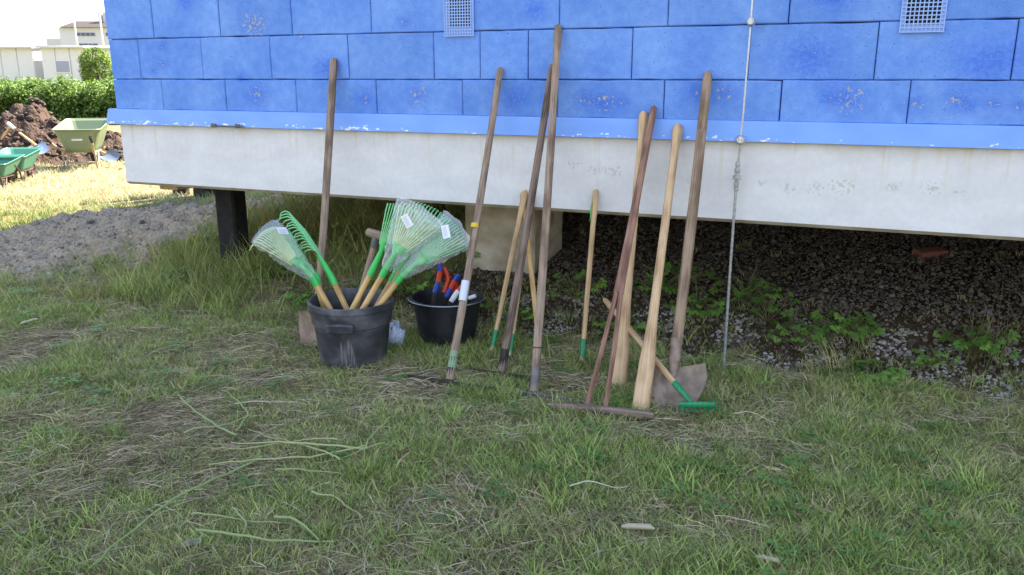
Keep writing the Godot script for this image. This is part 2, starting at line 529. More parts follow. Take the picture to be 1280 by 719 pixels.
func make_materials() -> void:
	var bw := blue_wall_texture()
	var m := mat("blue_paint", Color.WHITE, 0.88, 0.0, 0.25)
	m.albedo_texture = bw[0]
	m.heightmap_enabled = true
	m.heightmap_texture = bw[1]
	m.heightmap_scale = 0.35
	m = mat("joint_blue", lin(0.012, 0.03, 0.13), 0.9)
	m = mat("side_blue", lin(0.09, 0.25, 0.80), 0.75)
	bump(m, bump_tex(50, 0.05), 0.2, 1.5)
	m = mat("plinth_white", Color.WHITE, 0.8, 0.0, 0.35)
	m.albedo_texture = plinth_texture()
	m = mat("trim_blue", Color.WHITE, 0.45, 0.0, 0.5)
	m.albedo_texture = trim_texture()
	mat("vent_blue", lin(0.30, 0.46, 0.82), 0.5)
	mat("hollow_black", lin(0.01, 0.012, 0.02), 0.9)
	mottled("pier_concrete", Color8(160, 146, 120), Color8(206, 196, 172), 61, 0.014, 1.3, 0.85, 0.12)
	mottled("black_post", Color8(20, 20, 20), Color8(38, 38, 36), 62, 0.03, 2.0, 0.85, 0.3)
	mottled("galvanised", Color8(150, 152, 150), Color8(185, 187, 184), 63, 0.04, 6.0, 0.45, 0.0, 0.6)
	mottled("aluminium", Color8(190, 192, 190), Color8(215, 216, 212), 64, 0.04, 6.0, 0.4, 0.0, 0.5)
	wood("wood_grey", Color8(166, 144, 122), Color8(110, 90, 74), 70)
	wood("wood_dark", Color8(140, 120, 104), Color8(84, 70, 60), 73)
	wood("wood_red", Color8(160, 122, 100), Color8(106, 76, 62), 76)
	wood("wood_tan", Color8(206, 176, 132), Color8(162, 128, 88), 79, 0.6)
	wood("wood_yellow", Color8(216, 182, 122), Color8(172, 136, 84), 82, 0.55)
	wood("wood_pale", Color8(214, 182, 140), Color8(166, 132, 96), 85)
	wood("wood_shovel", Color8(162, 138, 112), Color8(110, 90, 72), 88)
	rust_material("rust", Color8(112, 94, 78), Color8(158, 138, 118), 91, 0.08)
	rust_material("rust_pale", Color8(134, 112, 92), Color8(166, 144, 124), 92, 0.1)
	rust_material("iron_dark", Color8(38, 34, 32), Color8(66, 56, 50), 93, 0.3)
	rust_material("iron_grey", Color8(92, 90, 88), Color8(128, 122, 116), 94, 0.4)
	mottled("green_enamel", Color8(28, 118, 72), Color8(44, 140, 88), 95, 0.03, 5.0, 0.35, 0.0)
	mat("green_plastic", lin(0.05, 0.50, 0.10), 0.35)
	mat("green_tine", lin(0.22, 0.62, 0.24), 0.35)
	mat("pale_tine", lin(0.62, 0.72, 0.30), 0.35)
	mat("yellow_tape", lin(0.70, 0.48, 0.03), 0.5)
	mat("white_tape", lin(0.62, 0.66, 0.74), 0.5)
	mat("green_tape", lin(0.22, 0.30, 0.17), 0.6)
	m = mottled("bucket_black", Color8(38, 39, 42), Color8(104, 104, 106), 96, 0.012, 1.8, 0.5, 0.05)
	mottled("bucket_dark", Color8(26, 26, 30), Color8(50, 50, 54), 97, 0.012, 1.6, 0.45, 0.03)
	mat("scuff", lin(0.16, 0.155, 0.15), 0.9)
	mat("blue_grip", lin(0.015, 0.05, 0.34), 0.4)
	mat("red_grip", lin(0.62, 0.045, 0.02), 0.4)
	mat("white_grip", lin(0.75, 0.76, 0.76), 0.4)
	mat("steel", lin(0.5, 0.52, 0.54), 0.35, 0.8)
	m = mat("clear_bag", lin(0.86, 0.93, 0.91, 0.16), 0.14)
	m.transparency = BaseMaterial3D.TRANSPARENCY_ALPHA
	mat("sticker", lin(0.82, 0.82, 0.84), 0.5)
	mat("grey_print", lin(0.35, 0.35, 0.4), 0.6)
	mottled("litter_bag", Color8(150, 165, 195), Color8(232, 236, 240), 98, 0.05, 14.0, 0.35, 0.0)
	m = mat("grass_blade", Color.WHITE, 0.55, 0.0, 0.35)
	m.backlight_enabled = true
	m.backlight = Color(0.7, 0.7, 0.7)
	m = mat("straw", Color.WHITE, 0.75, 0.0, 0.3)
	m.backlight_enabled = true
	m.backlight = Color(0.3, 0.3, 0.3)
	m = mat("leaf_green", Color.WHITE, 0.5, 0.0, 0.35)
	m.backlight_enabled = true
	m.backlight = Color(0.7, 0.7, 0.7)
	mat("stone", Color.WHITE, 0.85)
	mat("pink_petal", lin(0.62, 0.22, 0.5), 0.6)
	var th := thatch_texture(1024, 5)
	m = mat("ground_cover", Color.WHITE, 0.95, 0.0, 0.2)
	m.albedo_texture = th[0]
	bump(m, th[1], 0.9, 1.1)
	m = mottled("soil", Color8(124, 108, 86), Color8(162, 146, 120), 101, 0.05, 2.2, 0.95, 0.6)
	m = mottled("heap_soil", Color8(44, 31, 25), Color8(76, 56, 45), 102, 0.05, 1.2, 0.95, 3.0)
	mat("barrow_green", lin(0.17, 0.22, 0.12), 0.35)
	mat("barrow_teal", lin(0.05, 0.20, 0.14), 0.35)
	mat("barrow_frame", lin(0.40, 0.33, 0.22), 0.5)
	mat("barrow_brown", lin(0.07, 0.04, 0.03), 0.6)
	mat("tyre", lin(0.02, 0.02, 0.022), 0.8)
	mat("spade_blue", lin(0.20, 0.26, 0.36), 0.4, 0.4)
	mat("shed_white", lin(0.62, 0.62, 0.62), 0.7)
	mat("shed_grey", lin(0.58, 0.58, 0.60), 0.6)
	mat("roof_brown", lin(0.035, 0.025, 0.024), 0.8)
	mat("house_white", lin(0.50, 0.51, 0.57), 0.8)
	mat("house_grey", lin(0.46, 0.46, 0.50), 0.8)
	mat("window_dark", lin(0.05, 0.06, 0.10), 0.15)
	mat("window_pale", lin(0.24, 0.26, 0.36), 0.2)
	mat("bark", lin(0.10, 0.075, 0.055), 0.9)

# ------------------------------------------------------------------ camera, sky, sun
func make_view() -> void:
	var cam := Camera3D.new()
	cam.name = "camera"
	cam.position = Vector3(0, 1.3, 0)
	cam.rotation_degrees = Vector3(-14.45, 0, 0)
	cam.fov = 38.87
	cam.near = 0.05
	cam.far = 600.0
	add_child(cam)
	cam.current = true
	var e := Environment.new()
	e.background_mode = Environment.BG_SKY
	var sky := Sky.new()
	var sm := ProceduralSkyMaterial.new()
	sm.sky_top_color = Color(0.60, 0.68, 0.82)
	sm.sky_horizon_color = Color(0.94, 0.95, 0.97)
	sm.sky_curve = 0.18
	sm.ground_bottom_color = Color(0.25, 0.24, 0.18)
	sm.ground_horizon_color = Color(0.55, 0.55, 0.48)
	sky.sky_material = sm
	e.sky = sky
	e.background_energy_multiplier = 0.5
	e.tonemap_mode = Environment.TONE_MAPPER_LINEAR
	e.tonemap_exposure = 5.9
	e.sdfgi_enabled = true
	e.ssao_enabled = true
	e.ssil_enabled = true
	var we := WorldEnvironment.new()
	we.name = "world_environment"
	we.environment = e
	add_child(we)
	var sun := DirectionalLight3D.new()
	sun.name = "sun"
	sun.light_energy = 1.6
	sun.light_color = Color(1.0, 0.95, 0.86)
	sun.light_angular_distance = 0.5
	sun.shadow_enabled = true
	var dir := -D * 2.42 + N * 5.6 - Vector3(0, 6.5, 0)
	add_child(sun)
	sun.look_at_from_position(Vector3.ZERO, dir.normalized(), Vector3.UP)

# ------------------------------------------------------------------ ground and large structure
func ramp(a: float, b: float, n: int) -> PackedFloat32Array:
	var o := PackedFloat32Array()
	for i in n:
		o.append(lerpf(a, b, float(i) / n))
	return o

func make_ground() -> void:
	var xs := PackedFloat32Array()
	for p in [[-400.0, -60.0, 6], [-60.0, -16.0, 12], [-16.0, -5.0, 34], [-5.0, 4.0, 100], [4.0, 14.0, 20], [14.0, 60.0, 8], [60.0, 400.0, 5]]:
		xs.append_array(ramp(p[0], p[1], p[2]))
	xs.append(400.0)
	var zs := PackedFloat32Array()
	for p in [[-500.0, -60.0, 8], [-60.0, -20.0, 16], [-20.0, -9.0, 34], [-9.0, -0.8, 96], [-0.8, 12.0, 16], [12.0, 200.0, 8]]:
		zs.append_array(ramp(p[0], p[1], p[2]))
	zs.append(200.0)
	var nx := xs.size()
	var nz := zs.size()
	var v := PackedVector3Array()
	var nrm := PackedVector3Array()
	var col := PackedColorArray()
	for j in nz:
		for i in nx:
			var x := xs[i]
			var z := zs[j]
			v.append(Vector3(x, gh(x, z), z))
			var ee := 0.05
			nrm.append(Vector3(gh(x - ee, z) - gh(x + ee, z), 2.0 * ee, gh(x, z - ee) - gh(x, z + ee)).normalized())
			var q := sw(x, z)
			var c := Color(1.08, 0.98, 0.77)
			var far := smoothstep(7.0, 10.5, -z) * smoothstep(-3.0, -4.6, x)
			c = c.lerp(Color(2.2, 2.0, 1.25), far)       # dry mown grass in the open
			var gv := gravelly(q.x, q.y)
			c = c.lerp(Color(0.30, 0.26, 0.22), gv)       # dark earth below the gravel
			c = c.lerp(Color(0.9, 1.1, 0.5), smoothstep(18.0, 40.0, -z))
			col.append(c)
	var idx := PackedInt32Array()
	for j in nz - 1:
		for i in nx - 1:
			var a := j * nx + i
			idx.append_array([a, a + 1, a + nx + 1, a, a + nx + 1, a + nx])
	var arr := []
	arr.resize(Mesh.ARRAY_MAX)
	arr[Mesh.ARRAY_VERTEX] = v
	arr[Mesh.ARRAY_NORMAL] = nrm
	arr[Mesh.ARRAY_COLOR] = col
	arr[Mesh.ARRAY_INDEX] = idx
	var m := ArrayMesh.new()
	m.add_surface_from_arrays(Mesh.PRIMITIVE_TRIANGLES, arr)
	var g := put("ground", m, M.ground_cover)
	tag(g, "lawn ground of thatch and earth around the raised building", "ground", "", "structure")

func height_sheet(x0: float, x1: float, z0: float, z1: float, n: int, f: Callable, base: Callable) -> Mb:
	var g := []
	for j in n + 1:
		var row := PackedVector3Array()
		for i in n + 1:
			var x := lerpf(x0, x1, float(i) / n)
			var z := lerpf(z0, z1, float(j) / n)
			row.append(Vector3(x, base.call(x, z) + f.call(x, z), z))
		g.append(row)
	var b := Mb.new()
	b.grid(g)
	return b

func block(b: Mb, s0: float, s1: float, y0: float, y1: float, jut: float) -> void:
	var e := 0.004
	var bk := -0.05
	var uvf := func(p: Vector3) -> Vector2: return Vector2((p.x + 3.7) / 6.0, (4.0 - p.y) / 3.0)
	var seg := 7
	var lo := []
	var hi := []
	for i in seg + 1:
		var x := lerpf(s0, s1, float(i) / seg)
		var nick := 0.0022 if rng.randf() < 0.10 else 0.0
		lo.append(Vector2(x, y0 + rng.randf() * 0.0016 + nick))
		nick = 0.0022 if rng.randf() < 0.10 else 0.0
		hi.append(Vector2(x, y1 - rng.randf() * 0.0016 - nick))
	for q in [lo, hi]:
		q[0].x += rng.randf() * 0.0014
		q[seg].x -= rng.randf() * 0.0014
	var ring := []      # outline, anticlockwise: bottom to the right, top back to the left
	for q in lo:
		ring.append(q)
	for i in seg + 1:
		ring.append(hi[seg - i])
	var ctr := Vector2((s0 + s1) * 0.5, (y0 + y1) * 0.5)
	var inner := []
	for q in ring:
		inner.append(Vector2(q.x + e * signf(ctr.x - q.x) * (1.0 if q.x < s0 + 0.01 or q.x > s1 - 0.01 else 0.0), q.y + e * signf(ctr.y - q.y)))
	for i in seg:
		var a := Vector3(inner[i].x, inner[i].y, jut)
		var c := Vector3(inner[i + 1].x, inner[i + 1].y, jut)
		var d := Vector3(inner[2 * seg - i].x, inner[2 * seg - i].y, jut)
		var f := Vector3(inner[2 * seg + 1 - i].x, inner[2 * seg + 1 - i].y, jut)
		b.quad(a, c, d, f, Vector3.BACK, uvf.call(a), uvf.call(c), uvf.call(d), uvf.call(f))
	for i in ring.size():
		var k := (i + 1) % ring.size()
		var a := Vector3(inner[i].x, inner[i].y, jut)
		var c := Vector3(inner[k].x, inner[k].y, jut)
		var d := Vector3(ring[k].x, ring[k].y, jut - e)
		var f := Vector3(ring[i].x, ring[i].y, jut - e)
		var mid: Vector2 = (ring[i] + ring[k]) * 0.5 - ctr
		var out := Vector3(mid.x * 0.3, mid.y, 0.05) if absf(ring[i].x - ring[k].x) > 0.01 else Vector3(mid.x, 0, 0.05)
		b.quad(a, c, d, f, out, uvf.call(a), uvf.call(c), uvf.call(d), uvf.call(f))
		b.quad(f, d, Vector3(d.x, d.y, bk), Vector3(f.x, f.y, bk), out, uvf.call(f), uvf.call(d), uvf.call(d), uvf.call(f))

func prism(b: Mb, prof: Array, s0: float, s1: float, u0 := 0.0, ulen := 1.0) -> void:
	# profile of Vector2(y, w) points swept along the wall
	var tot := 0.0
	var acc := [0.0]
	for i in prof.size() - 1:
		tot += prof[i].distance_to(prof[i + 1])
		acc.append(tot)
	var ctr := Vector2.ZERO
	for p in prof:
		ctr += p / prof.size()
	for i in prof.size() - 1:
		var p: Vector2 = prof[i]
		var q: Vector2 = prof[i + 1]
		var mid := (p + q) * 0.5 - ctr
		var t := (q - p).normalized()
		var nn := Vector2(-t.y, t.x)
		if nn.dot(mid) < 0.0:
			nn = -nn
		var va: float = acc[i] / tot
		var vb: float = acc[i + 1] / tot
		var ua := (s0 - u0) / ulen
		var ub := (s1 - u0) / ulen
		b.quad(Vector3(s0, p.x, p.y), Vector3(s1, p.x, p.y), Vector3(s1, q.x, q.y), Vector3(s0, q.x, q.y), Vector3(0, nn.x, nn.y), Vector2(ua, va), Vector2(ub, va), Vector2(ub, vb), Vector2(ua, vb))
	for sd in [[s0, Vector3.LEFT], [s1, Vector3.RIGHT]]:
		for i in range(1, prof.size() - 1):
			b.ftri(Vector3(sd[0], prof[0].x, prof[0].y), Vector3(sd[0], prof[i].x, prof[i].y), Vector3(sd[0], prof[i + 1].x, prof[i + 1].y), sd[1])

func make_building() -> void:
	var t := thing("building", "raised building of large blue painted blocks on a white base beam", "building", W0, YAW)
	var R := 7.0      # right end, beyond the picture
	var L := -3.6
	var top := 6.5
	# core, floor, roof
	var b := Mb.new()
	b.box(Transform3D(Basis(), Vector3((L + 0.02 + R) * 0.5, (1.04 + top) * 0.5, -5.0 - 0.006)), Vector3(R - L - 0.02, top - 1.04, 10.0 - 0.012))
	obj("wall_core", b, M.joint_blue, t)
	b = Mb.new()
	b.box(Transform3D(Basis(), Vector3(L + 0.01, (1.12 + top) * 0.5, -5.06)), Vector3(0.03, top - 1.12, 9.96))
	obj("side_wall", b, M.side_blue, t)
	b = Mb.new()
	b.box(Transform3D(Basis(), Vector3((L + R) * 0.5, top + 0.1, -4.95)), Vector3(R - L + 0.2, 0.2, 10.2), 0.01)
	obj("roof", b, M.house_grey, t)
	# courses of blocks, read off the wall: joints along s
	var courses := [
		[1.118, 1.290, [-3.60, -3.229, -2.774, -2.304, -1.813, -1.327, -0.838, -0.342, 0.150, 0.637, 1.13, 1.62, 2.11, 2.6]],
		[1.290, 1.513, [-3.60, -3.377, -2.917, -2.452, -1.968, -1.479, -1.231, -0.986, -0.492, 0.009, 0.499, 0.977, 1.47, 1.96, 2.45]],
		[1.513, 1.734, [-3.60, -3.247, -2.776, -2.304, -1.824, -1.312, -0.835, -0.340, 0.156, 0.65, 1.14, 1.63, 2.12, 2.6]],
		[1.734, 1.956, [-3.60, -3.41, -2.93, -2.45, -1.96, -1.47, -0.98, -0.49, 0.0, 0.49, 0.98, 1.47, 1.96, 2.45]],
	]
	for cr in courses:
		var js: Array = cr[2]
		for i in js.size() - 1:
			b = Mb.new()
			var tone := rf(0.93, 1.05)
			b.col = Color(tone, tone, tone)
			var gap: float = rf(0.0006, 0.0018)
			block(b, js[i] + gap, js[i + 1] - gap, cr[0] + rf(0.0004, 0.0014), cr[1] - rf(0.0004, 0.0014), rf(-0.002, 0.003))
			obj("wall_block", b, M.blue_paint, t)
	b = Mb.new()
	for cr in 21:
		var y0 := 1.956 + cr * 0.2165
		var s := L
		var first := 0.24 if cr % 2 else 0.46
		while s < R - 0.01:
			var e := minf(s + (first if s == L else 0.49), R)
			var tone := rf(0.93, 1.05)
			b.col = Color(tone, tone, tone)
			block(b, s + 0.0015, e - 0.0015, y0 + 0.001, minf(y0 + 0.2155, top - 0.002), rf(-0.002, 0.003))
			s = e
	for cr in courses:
		var s: float = cr[2][cr[2].size() - 1]
		while s < R - 0.01:
			var e := minf(s + 0.49, R)
			block(b, s + 0.0015, e - 0.0015, cr[0] + 0.001, cr[1] - 0.001, rf(-0.002, 0.003))
			s = e
	obj("upper_blocks", b, M.blue_paint, t).set_meta("kind", "stuff")
	# flashing and plinth beam
	b = Mb.new()
	prism(b, [Vector2(1.121, -0.04), Vector2(1.121, 0.006), Vector2(1.114, 0.010), Vector2(1.046, 0.030), Vector2(1.036, 0.034), Vector2(1.0345, 0.030), Vector2(1.040, -0.04)], -3.655, R, -3.7, 5.4)
	obj("metal_flashing", b, M.trim_blue, t)
	b = Mb.new()
	var xx := -3.578
	var pu0 := (xx + 3.7) / 5.4
	var pu1 := (R + 3.7) / 5.4
	b.quad(Vector3(xx, 0.694, 0.004), Vector3(R, 0.694, 0.004), Vector3(R, 1.038, 0.004), Vector3(xx, 1.038, 0.004), Vector3.BACK, Vector2(pu0, 0.915), Vector2(pu1, 0.915), Vector2(pu1, 0.055), Vector2(pu0, 0.055))
	b.quad(Vector3(xx, 1.038, -0.3), Vector3(R, 1.038, -0.3), Vector3(R, 1.038, 0.004), Vector3(xx, 1.038, 0.004), Vector3.UP)
	obj("plinth_beam", b, M.plinth_white, t)
	# the beam's own body, just behind its painted face, with a chamfer and an underside
	b = Mb.new()
	prism(b, [Vector2(0.6935, 0.004), Vector2(0.678, -0.012), Vector2(0.678, -9.98), Vector2(1.03, -9.98)], xx, R, 0, 1)
	obj("floor_slab", b, M.pier_concrete, t)
	b = Mb.new()
	b.quad(Vector3(xx - 0.001, 0.69, 0.003), Vector3(xx - 0.001, 1.037, 0.003), Vector3(xx - 0.001, 1.037, -9.98), Vector3(xx - 0.001, 0.69, -9.98), Vector3.LEFT)
	obj("plinth_end", b, M.shed_white, t)
	# vents
	for vt in [[-1.4114, 0.1525, 1.492, 11, 18, 2, 8, 3], [0.574, 0.153, 1.471, 10, 18, 1, 8, 2]]:
		var g := Node3D.new()
		g.name = "vent_grille" if vt[0] < 0 else "vent_grille_001"
		t.add_child(g, true)
		g.position = Vector3(vt[0], vt[2], 0)
		var cw: float = vt[1] / vt[3]
		var hh: float = cw * vt[4]
		b = Mb.new()
		b.box(Transform3D(Basis(), Vector3(vt[1] * 0.5, hh * 0.5, 0.0045)), Vector3(vt[1] - 0.004, hh - 0.004, 0.005))
		obj("back_plate", b, M.vent_blue, g)
		b = Mb.new()
		var a0: float = vt[5] * cw
		var b0: float = vt[7] * cw
		b.box(Transform3D(Basis(), Vector3(a0 + vt[6] * cw * 0.5, (b0 + hh - a0) * 0.5, 0.0072)), Vector3(vt[6] * cw, hh - a0 - b0, 0.001))
		obj("opening", b, M.hollow_black, g)
		b = Mb.new()
		for i in int(vt[3]) + 1:
			b.box(Transform3D(Basis(), Vector3(i * cw, hh * 0.5, 0.011)), Vector3(0.0042, hh + 0.0042, 0.004))
		for i in int(vt[4]) + 1:
			b.box(Transform3D(Basis(), Vector3(vt[1] * 0.5, i * cw, 0.0113)), Vector3(vt[1] + 0.0042, 0.0042, 0.003))
		obj("lattice", b, M.vent_blue, g)
	# small pipe clips screwed under the flashing
	var cl := Node3D.new()
	cl.name = "pipe_clip"
	t.add_child(cl, true)
	b = Mb.new()
	b.bar(Vector3(-2.86, 1.041, 0.043), Vector3(-2.63, 1.041, 0.043), 0.004)
	obj("clip_rod", b, M.iron_grey, cl)
	for s in [-2.83, -2.665]:
		b = Mb.new()
		b.box(Transform3D(Basis(), Vector3(s, 1.043, 0.044)), Vector3(0.020, 0.020, 0.018), 0.004)
		b.bar(Vector3(s - 0.014, 1.032, 0.046), Vector3(s - 0.014, 1.055, 0.046), 0.006)
		obj("clip_knob", b, M.iron_grey, cl)
	# concrete pier and black post below
	b = Mb.new()
	b.box(Transform3D(Basis(), Vector3(-1.40, 0.37, -0.86)), Vector3(0.44, 0.614, 0.5), 0.012)
	obj("concrete_pier", b, M.pier_concrete, t)
	b = Mb.new()
	b.box(Transform3D(Basis(Vector3.UP, 0.12), Vector3(-3.175, 0.34, -0.42)), Vector3(0.135, 0.67, 0.15), 0.012)
	b.box(Transform3D(Basis(Vector3.BACK, 0.45), Vector3(-3.24, 0.60, -0.415)), Vector3(0.05, 0.17, 0.10), 0.006)
	b.box(Transform3D(Basis(Vector3.UP, 0.12), Vector3(-3.175, 0.655, -0.42)), Vector3(0.20, 0.04, 0.19), 0.005)
	obj("corner_post", b, M.black_post, t)
	for p in [[0.9, -2.6], [0.9, -5.4], [3.6, -0.9], [3.6, -3.2], [5.8, -0.9], [-3.2, -3.4], [-3.2, -6.4], [-1.4, -3.4], [-1.4, -6.0]]:
		b = Mb.new()
		b.box(Transform3D(Basis(), Vector3(p[0], 0.35, p[1])), Vector3(0.36, 0.655, 0.36), 0.012)
		obj("concrete_pier", b, M.pier_concrete, t)
	b = Mb.new()
	b.box(Transform3D(Basis(), Vector3(-3.36, 0.658, -0.3)), Vector3(0.14, 0.035, 0.4), 0.004)
	obj("packing_board", b, M.wood_pale, t)

func make_conductor() -> void:
	var base := wl(0.0, 0, 0.06)
	base.y = gh(base.x, base.z)
	var t := thing("lightning_conductor", "thin metal lightning conductor running down the blue wall into the grass", "conductor", base, YAW)
	var y0 := -base.y
	var b := Mb.new()
	b.tube([Vector3(0.02, 4.2 + y0, -0.002), Vector3(0.0145, 1.62 + y0, 0.0), Vector3(0.0145, 1.53 + y0, 0.0)], [0.0042, 0.0042, 0.0042], 8)
	b.tube([Vector3(0.0145, 1.50 + y0, 0.0), Vector3(0.010, 1.16 + y0, 0.002), Vector3(0.006, 1.06 + y0, 0.0)], [0.0042, 0.0042, 0.0042], 8)
	obj("cable", b, M.aluminium, t)
	for q in [[0.0145, 1.523, 0.019], [0.006, 1.044, 0.021]]:
		b = Mb.new()
		var c := Vector3(q[0], q[1] + y0, -0.004)
		b.loft([c + Vector3(0, 0, -0.02), c + Vector3(0, 0, 0.006), c + Vector3(0, 0, 0.014)], [q[2], q[2], q[2] * 0.7], [q[2], q[2], q[2] * 0.7], 12)
		b.loft([c + Vector3(0, 0, -0.06), c + Vector3(0, 0, -0.018)], [0.006, 0.006], [0.006, 0.006], 8)
		b.box(Transform3D(Basis(), c + Vector3(0, 0, 0.016)), Vector3(0.016, 0.03, 0.012), 0.003)
		obj("wall_clamp", b, M.aluminium, t)
	b = Mb.new()
	b.tube([Vector3(0.006, 1.03 + y0, 0), Vector3(0.002, 0.93 + y0, 0)], [0.005, 0.005], 8)
	b.tube([Vector3(0.001, 0.86 + y0, 0), Vector3(0.0, 0.45 + y0, 0.002), Vector3(0.0015, -0.06, 0)], [0.0062, 0.0066, 0.007], 8)
	obj("earth_rod", b, M.galvanised, t)
	b = Mb.new()
	for q in [[0.94, 0.0095], [0.915, 0.011], [0.885, 0.015], [0.855, 0.0105], [0.838, 0.009]]:
		b.box(Transform3D(Basis(Vector3.UP, 0.4), Vector3(0.0015, q[0] + y0, 0)), Vector3(q[1] * 1.9, 0.021, q[1] * 1.9), 0.003)
	b.tube([Vector3(0.0015, 0.955 + y0, 0), Vector3(0.001, 0.825 + y0, 0)], [0.0075, 0.0075], 8)
	obj("coupling", b, M.galvanised, t)

# ------------------------------------------------------------------ tools
func handle(t: Node3D, a: Vector3, b: Vector3, r0: float, r1: float, m: Material, called := "handle", bow := 0.004) -> MeshInstance3D:
	# round wooden pole, a little bowed and uneven, with a rounded end
	var p := []
	var rx := []
	var d := (b - a)
	var sd := d.cross(Vector3(rf(-1, 1), 0.2, rf(-1, 1))).normalized()
	var n := 14
	for i in n + 1:
		var k := float(i) / n
		p.append(a + d * k + sd * sin(k * PI) * bow)
		rx.append(lerpf(r0, r1, k) * rf(0.965, 1.035))
	var dn := d.normalized()
	var e: Vector3 = p[n]
	for q in [[0.35, 0.93], [0.7, 0.72], [0.95, 0.35]]:
		p.append(e + dn * r1 * q[0])
		rx.append(r1 * q[1])
	var mb := Mb.new()
	var tone := rf(0.92, 1.06)
	mb.col = Color(tone, tone, tone)
	mb.tube(p, rx, 12)
	return obj(called, mb, m, t)

func band(t: Node3D, a: Vector3, b: Vector3, r: float, m: Material, called: String) -> void:
	var mb := Mb.new()
	var n := 4
	var p := []
	var rr := []
	for i in n + 1:
		p.append(a.lerp(b, float(i) / n))
		rr.append(r * (1.0 if i > 0 and i < n else 0.97))
	mb.tube(p, rr, 12)
	obj(called, mb, m, t)

func rake_head(t: Node3D, c: Vector3, dir: Vector3, width: float, n: int, tooth: float, rad: float, m: Material, curve := Vector3.ZERO) -> void:
	var mb := Mb.new()
	var p := []
	var rr := []
	var q := []
	for i in 9:
		var k := i / 4.0 - 1.0
		p.append(c + dir * width * 0.5 * k)
		rr.append(rad * 1.1)
		q.append(rad * 0.7)
	mb.loft(p, q, rr, 8, [0.5, 0.5, 0.5, 0.5, 0.5, 0.5, 0.5, 0.5, 0.5])
	obj("rake_bar", mb, m, t)
	for i in n:
		var k := (i / float(n - 1)) * 2.0 - 1.0
		var a := c + dir * width * 0.49 * k
		mb = Mb.new()
		var cv := curve
		mb.tube([a, a + Vector3(0, -tooth * 0.55, 0) + cv * 0.3, a + Vector3(0, -tooth, 0) + cv], [rad * 0.75, rad * 0.6, rad * 0.2], 6)
		obj("tooth", mb, m, t)

func long_rake(label: String, top: Vector3, foot: Vector3, r: float, wood_m: Material, head_w: float, teeth: int, head_m: Material, head_y := 0.052) -> Node3D:
	var base := Vector3(foot.x, gh(foot.x, foot.z), foot.z)
	var t := thing("garden_rake", label, "rake", base)
	var a := Vector3(0, 0.035, 0)
	var d := (top - base - a)
	handle(t, a, top - base, r * 1.02, r * 0.9, wood_m, "handle", 0.008)
	var dn := d.normalized()
	var mb := Mb.new()
	mb.tube([a - dn * 0.035, a + dn * 0.0, a + dn * 0.10], [0.008, r * 0.98, r * 1.10], 10)
	obj("socket", mb, head_m, t)
	rake_head(t, Vector3(0, head_y - 0.025, 0) + N * 0.015, D, head_w, teeth, 0.075, 0.008, head_m, N * 0.015)
	return t

func small_rake(label: String, top: Vector3, foot: Vector3, wood_m: Material, head_w: float, group := "") -> Node3D:
	var base := Vector3(foot.x, gh(foot.x, foot.z), foot.z)
	var t := thing("hand_rake", label, "hand rake", base, 0.0, group)
	var e := top - base
	var a := Vector3(0, 0.03, 0)
	var dn := (e - a).normalized()
	var p := []
	var rr := []
	var mb := Mb.new()
	for q in [[0.0, 0.0115], [0.1, 0.0118], [0.5, 0.0122], [0.8, 0.0125], [0.86, 0.0145], [0.93, 0.0155], [0.97, 0.0145], [0.99, 0.011], [1.0, 0.004]]:
		p.append(a.lerp(e, q[0]))
		rr.append(q[1])
	mb.tube(p, rr, 12)
	obj("handle", mb, wood_m, t)
	mb = Mb.new()
	mb.tube([a - dn * 0.03, a, a + dn * 0.06, a + dn * 0.10], [0.006, 0.011, 0.0138, 0.0142], 10)
	obj("ferrule", mb, M.green_enamel, t)
	rake_head(t, Vector3(0, 0.02, 0) + N * 0.012, D, head_w, 8, 0.05, 0.005, M.iron_grey, N * 0.012)
	return t

func blade_sheet(neck: Vector3, down: Vector3, side: Vector3, width: float, length: float, dish: float, round_tip: float, tipcol: Color, th := 0.003) -> Mb:
	var nrm := side.cross(down).normalized()
	if nrm.dot(N) < 0:
		nrm = -nrm
	var b := Mb.new()
	var ni := 14
	var nj := 12
	for layer in 2:
		var g := []
		for i in ni + 1:
			var v := float(i) / ni
			var hw := width * 0.5
			hw *= lerpf(0.95, 1.0, smoothstep(0.0, 0.25, v)) * (1.0 - round_tip * 0.75 * smoothstep(0.2, 1.0, v))
			var row := PackedVector3Array()
			for j in nj + 1:
				var u := float(j) / nj * 2.0 - 1.0
				# bottom edge follows a round tip
				var vv := v * (1.0 - round_tip * u * u * v)
				var p := neck + down * length * vv + side * hw * u
				p += nrm * (dish * (u * u - 0.25) - 0.02 * sin(vv * 2.2) - layer * th)
				if v < 0.12:
					p += nrm * 0.012 * (1.0 - v / 0.12) * u * u
				row.append(p)
			g.append(row)
		var before := b.v.size()
		b.grid(g, 1.0)
		if b.n[before].dot(nrm) * (1.0 if layer == 0 else -1.0) < 0.0:
			for k in range(before, b.n.size()):
				b.n[k] = -b.n[k]
			for k in range(before, b.v.size(), 3):
				var tmp := b.v[k + 1]; b.v[k + 1] = b.v[k + 2]; b.v[k + 2] = tmp
				var tn := b.n[k + 1]; b.n[k + 1] = b.n[k + 2]; b.n[k + 2] = tn
		for k in range(before, b.v.size()):
			var dist := (b.v[k] - neck).dot(down) / length
			var edge := dist + 0.05 * noise_hi.get_noise_3d(b.v[k].x * 4.0, b.v[k].y * 4.0, b.v[k].z * 4.0)
			b.c[k] = Color.WHITE.lerp(tipcol, smoothstep(0.66, 0.86, edge))
	return b

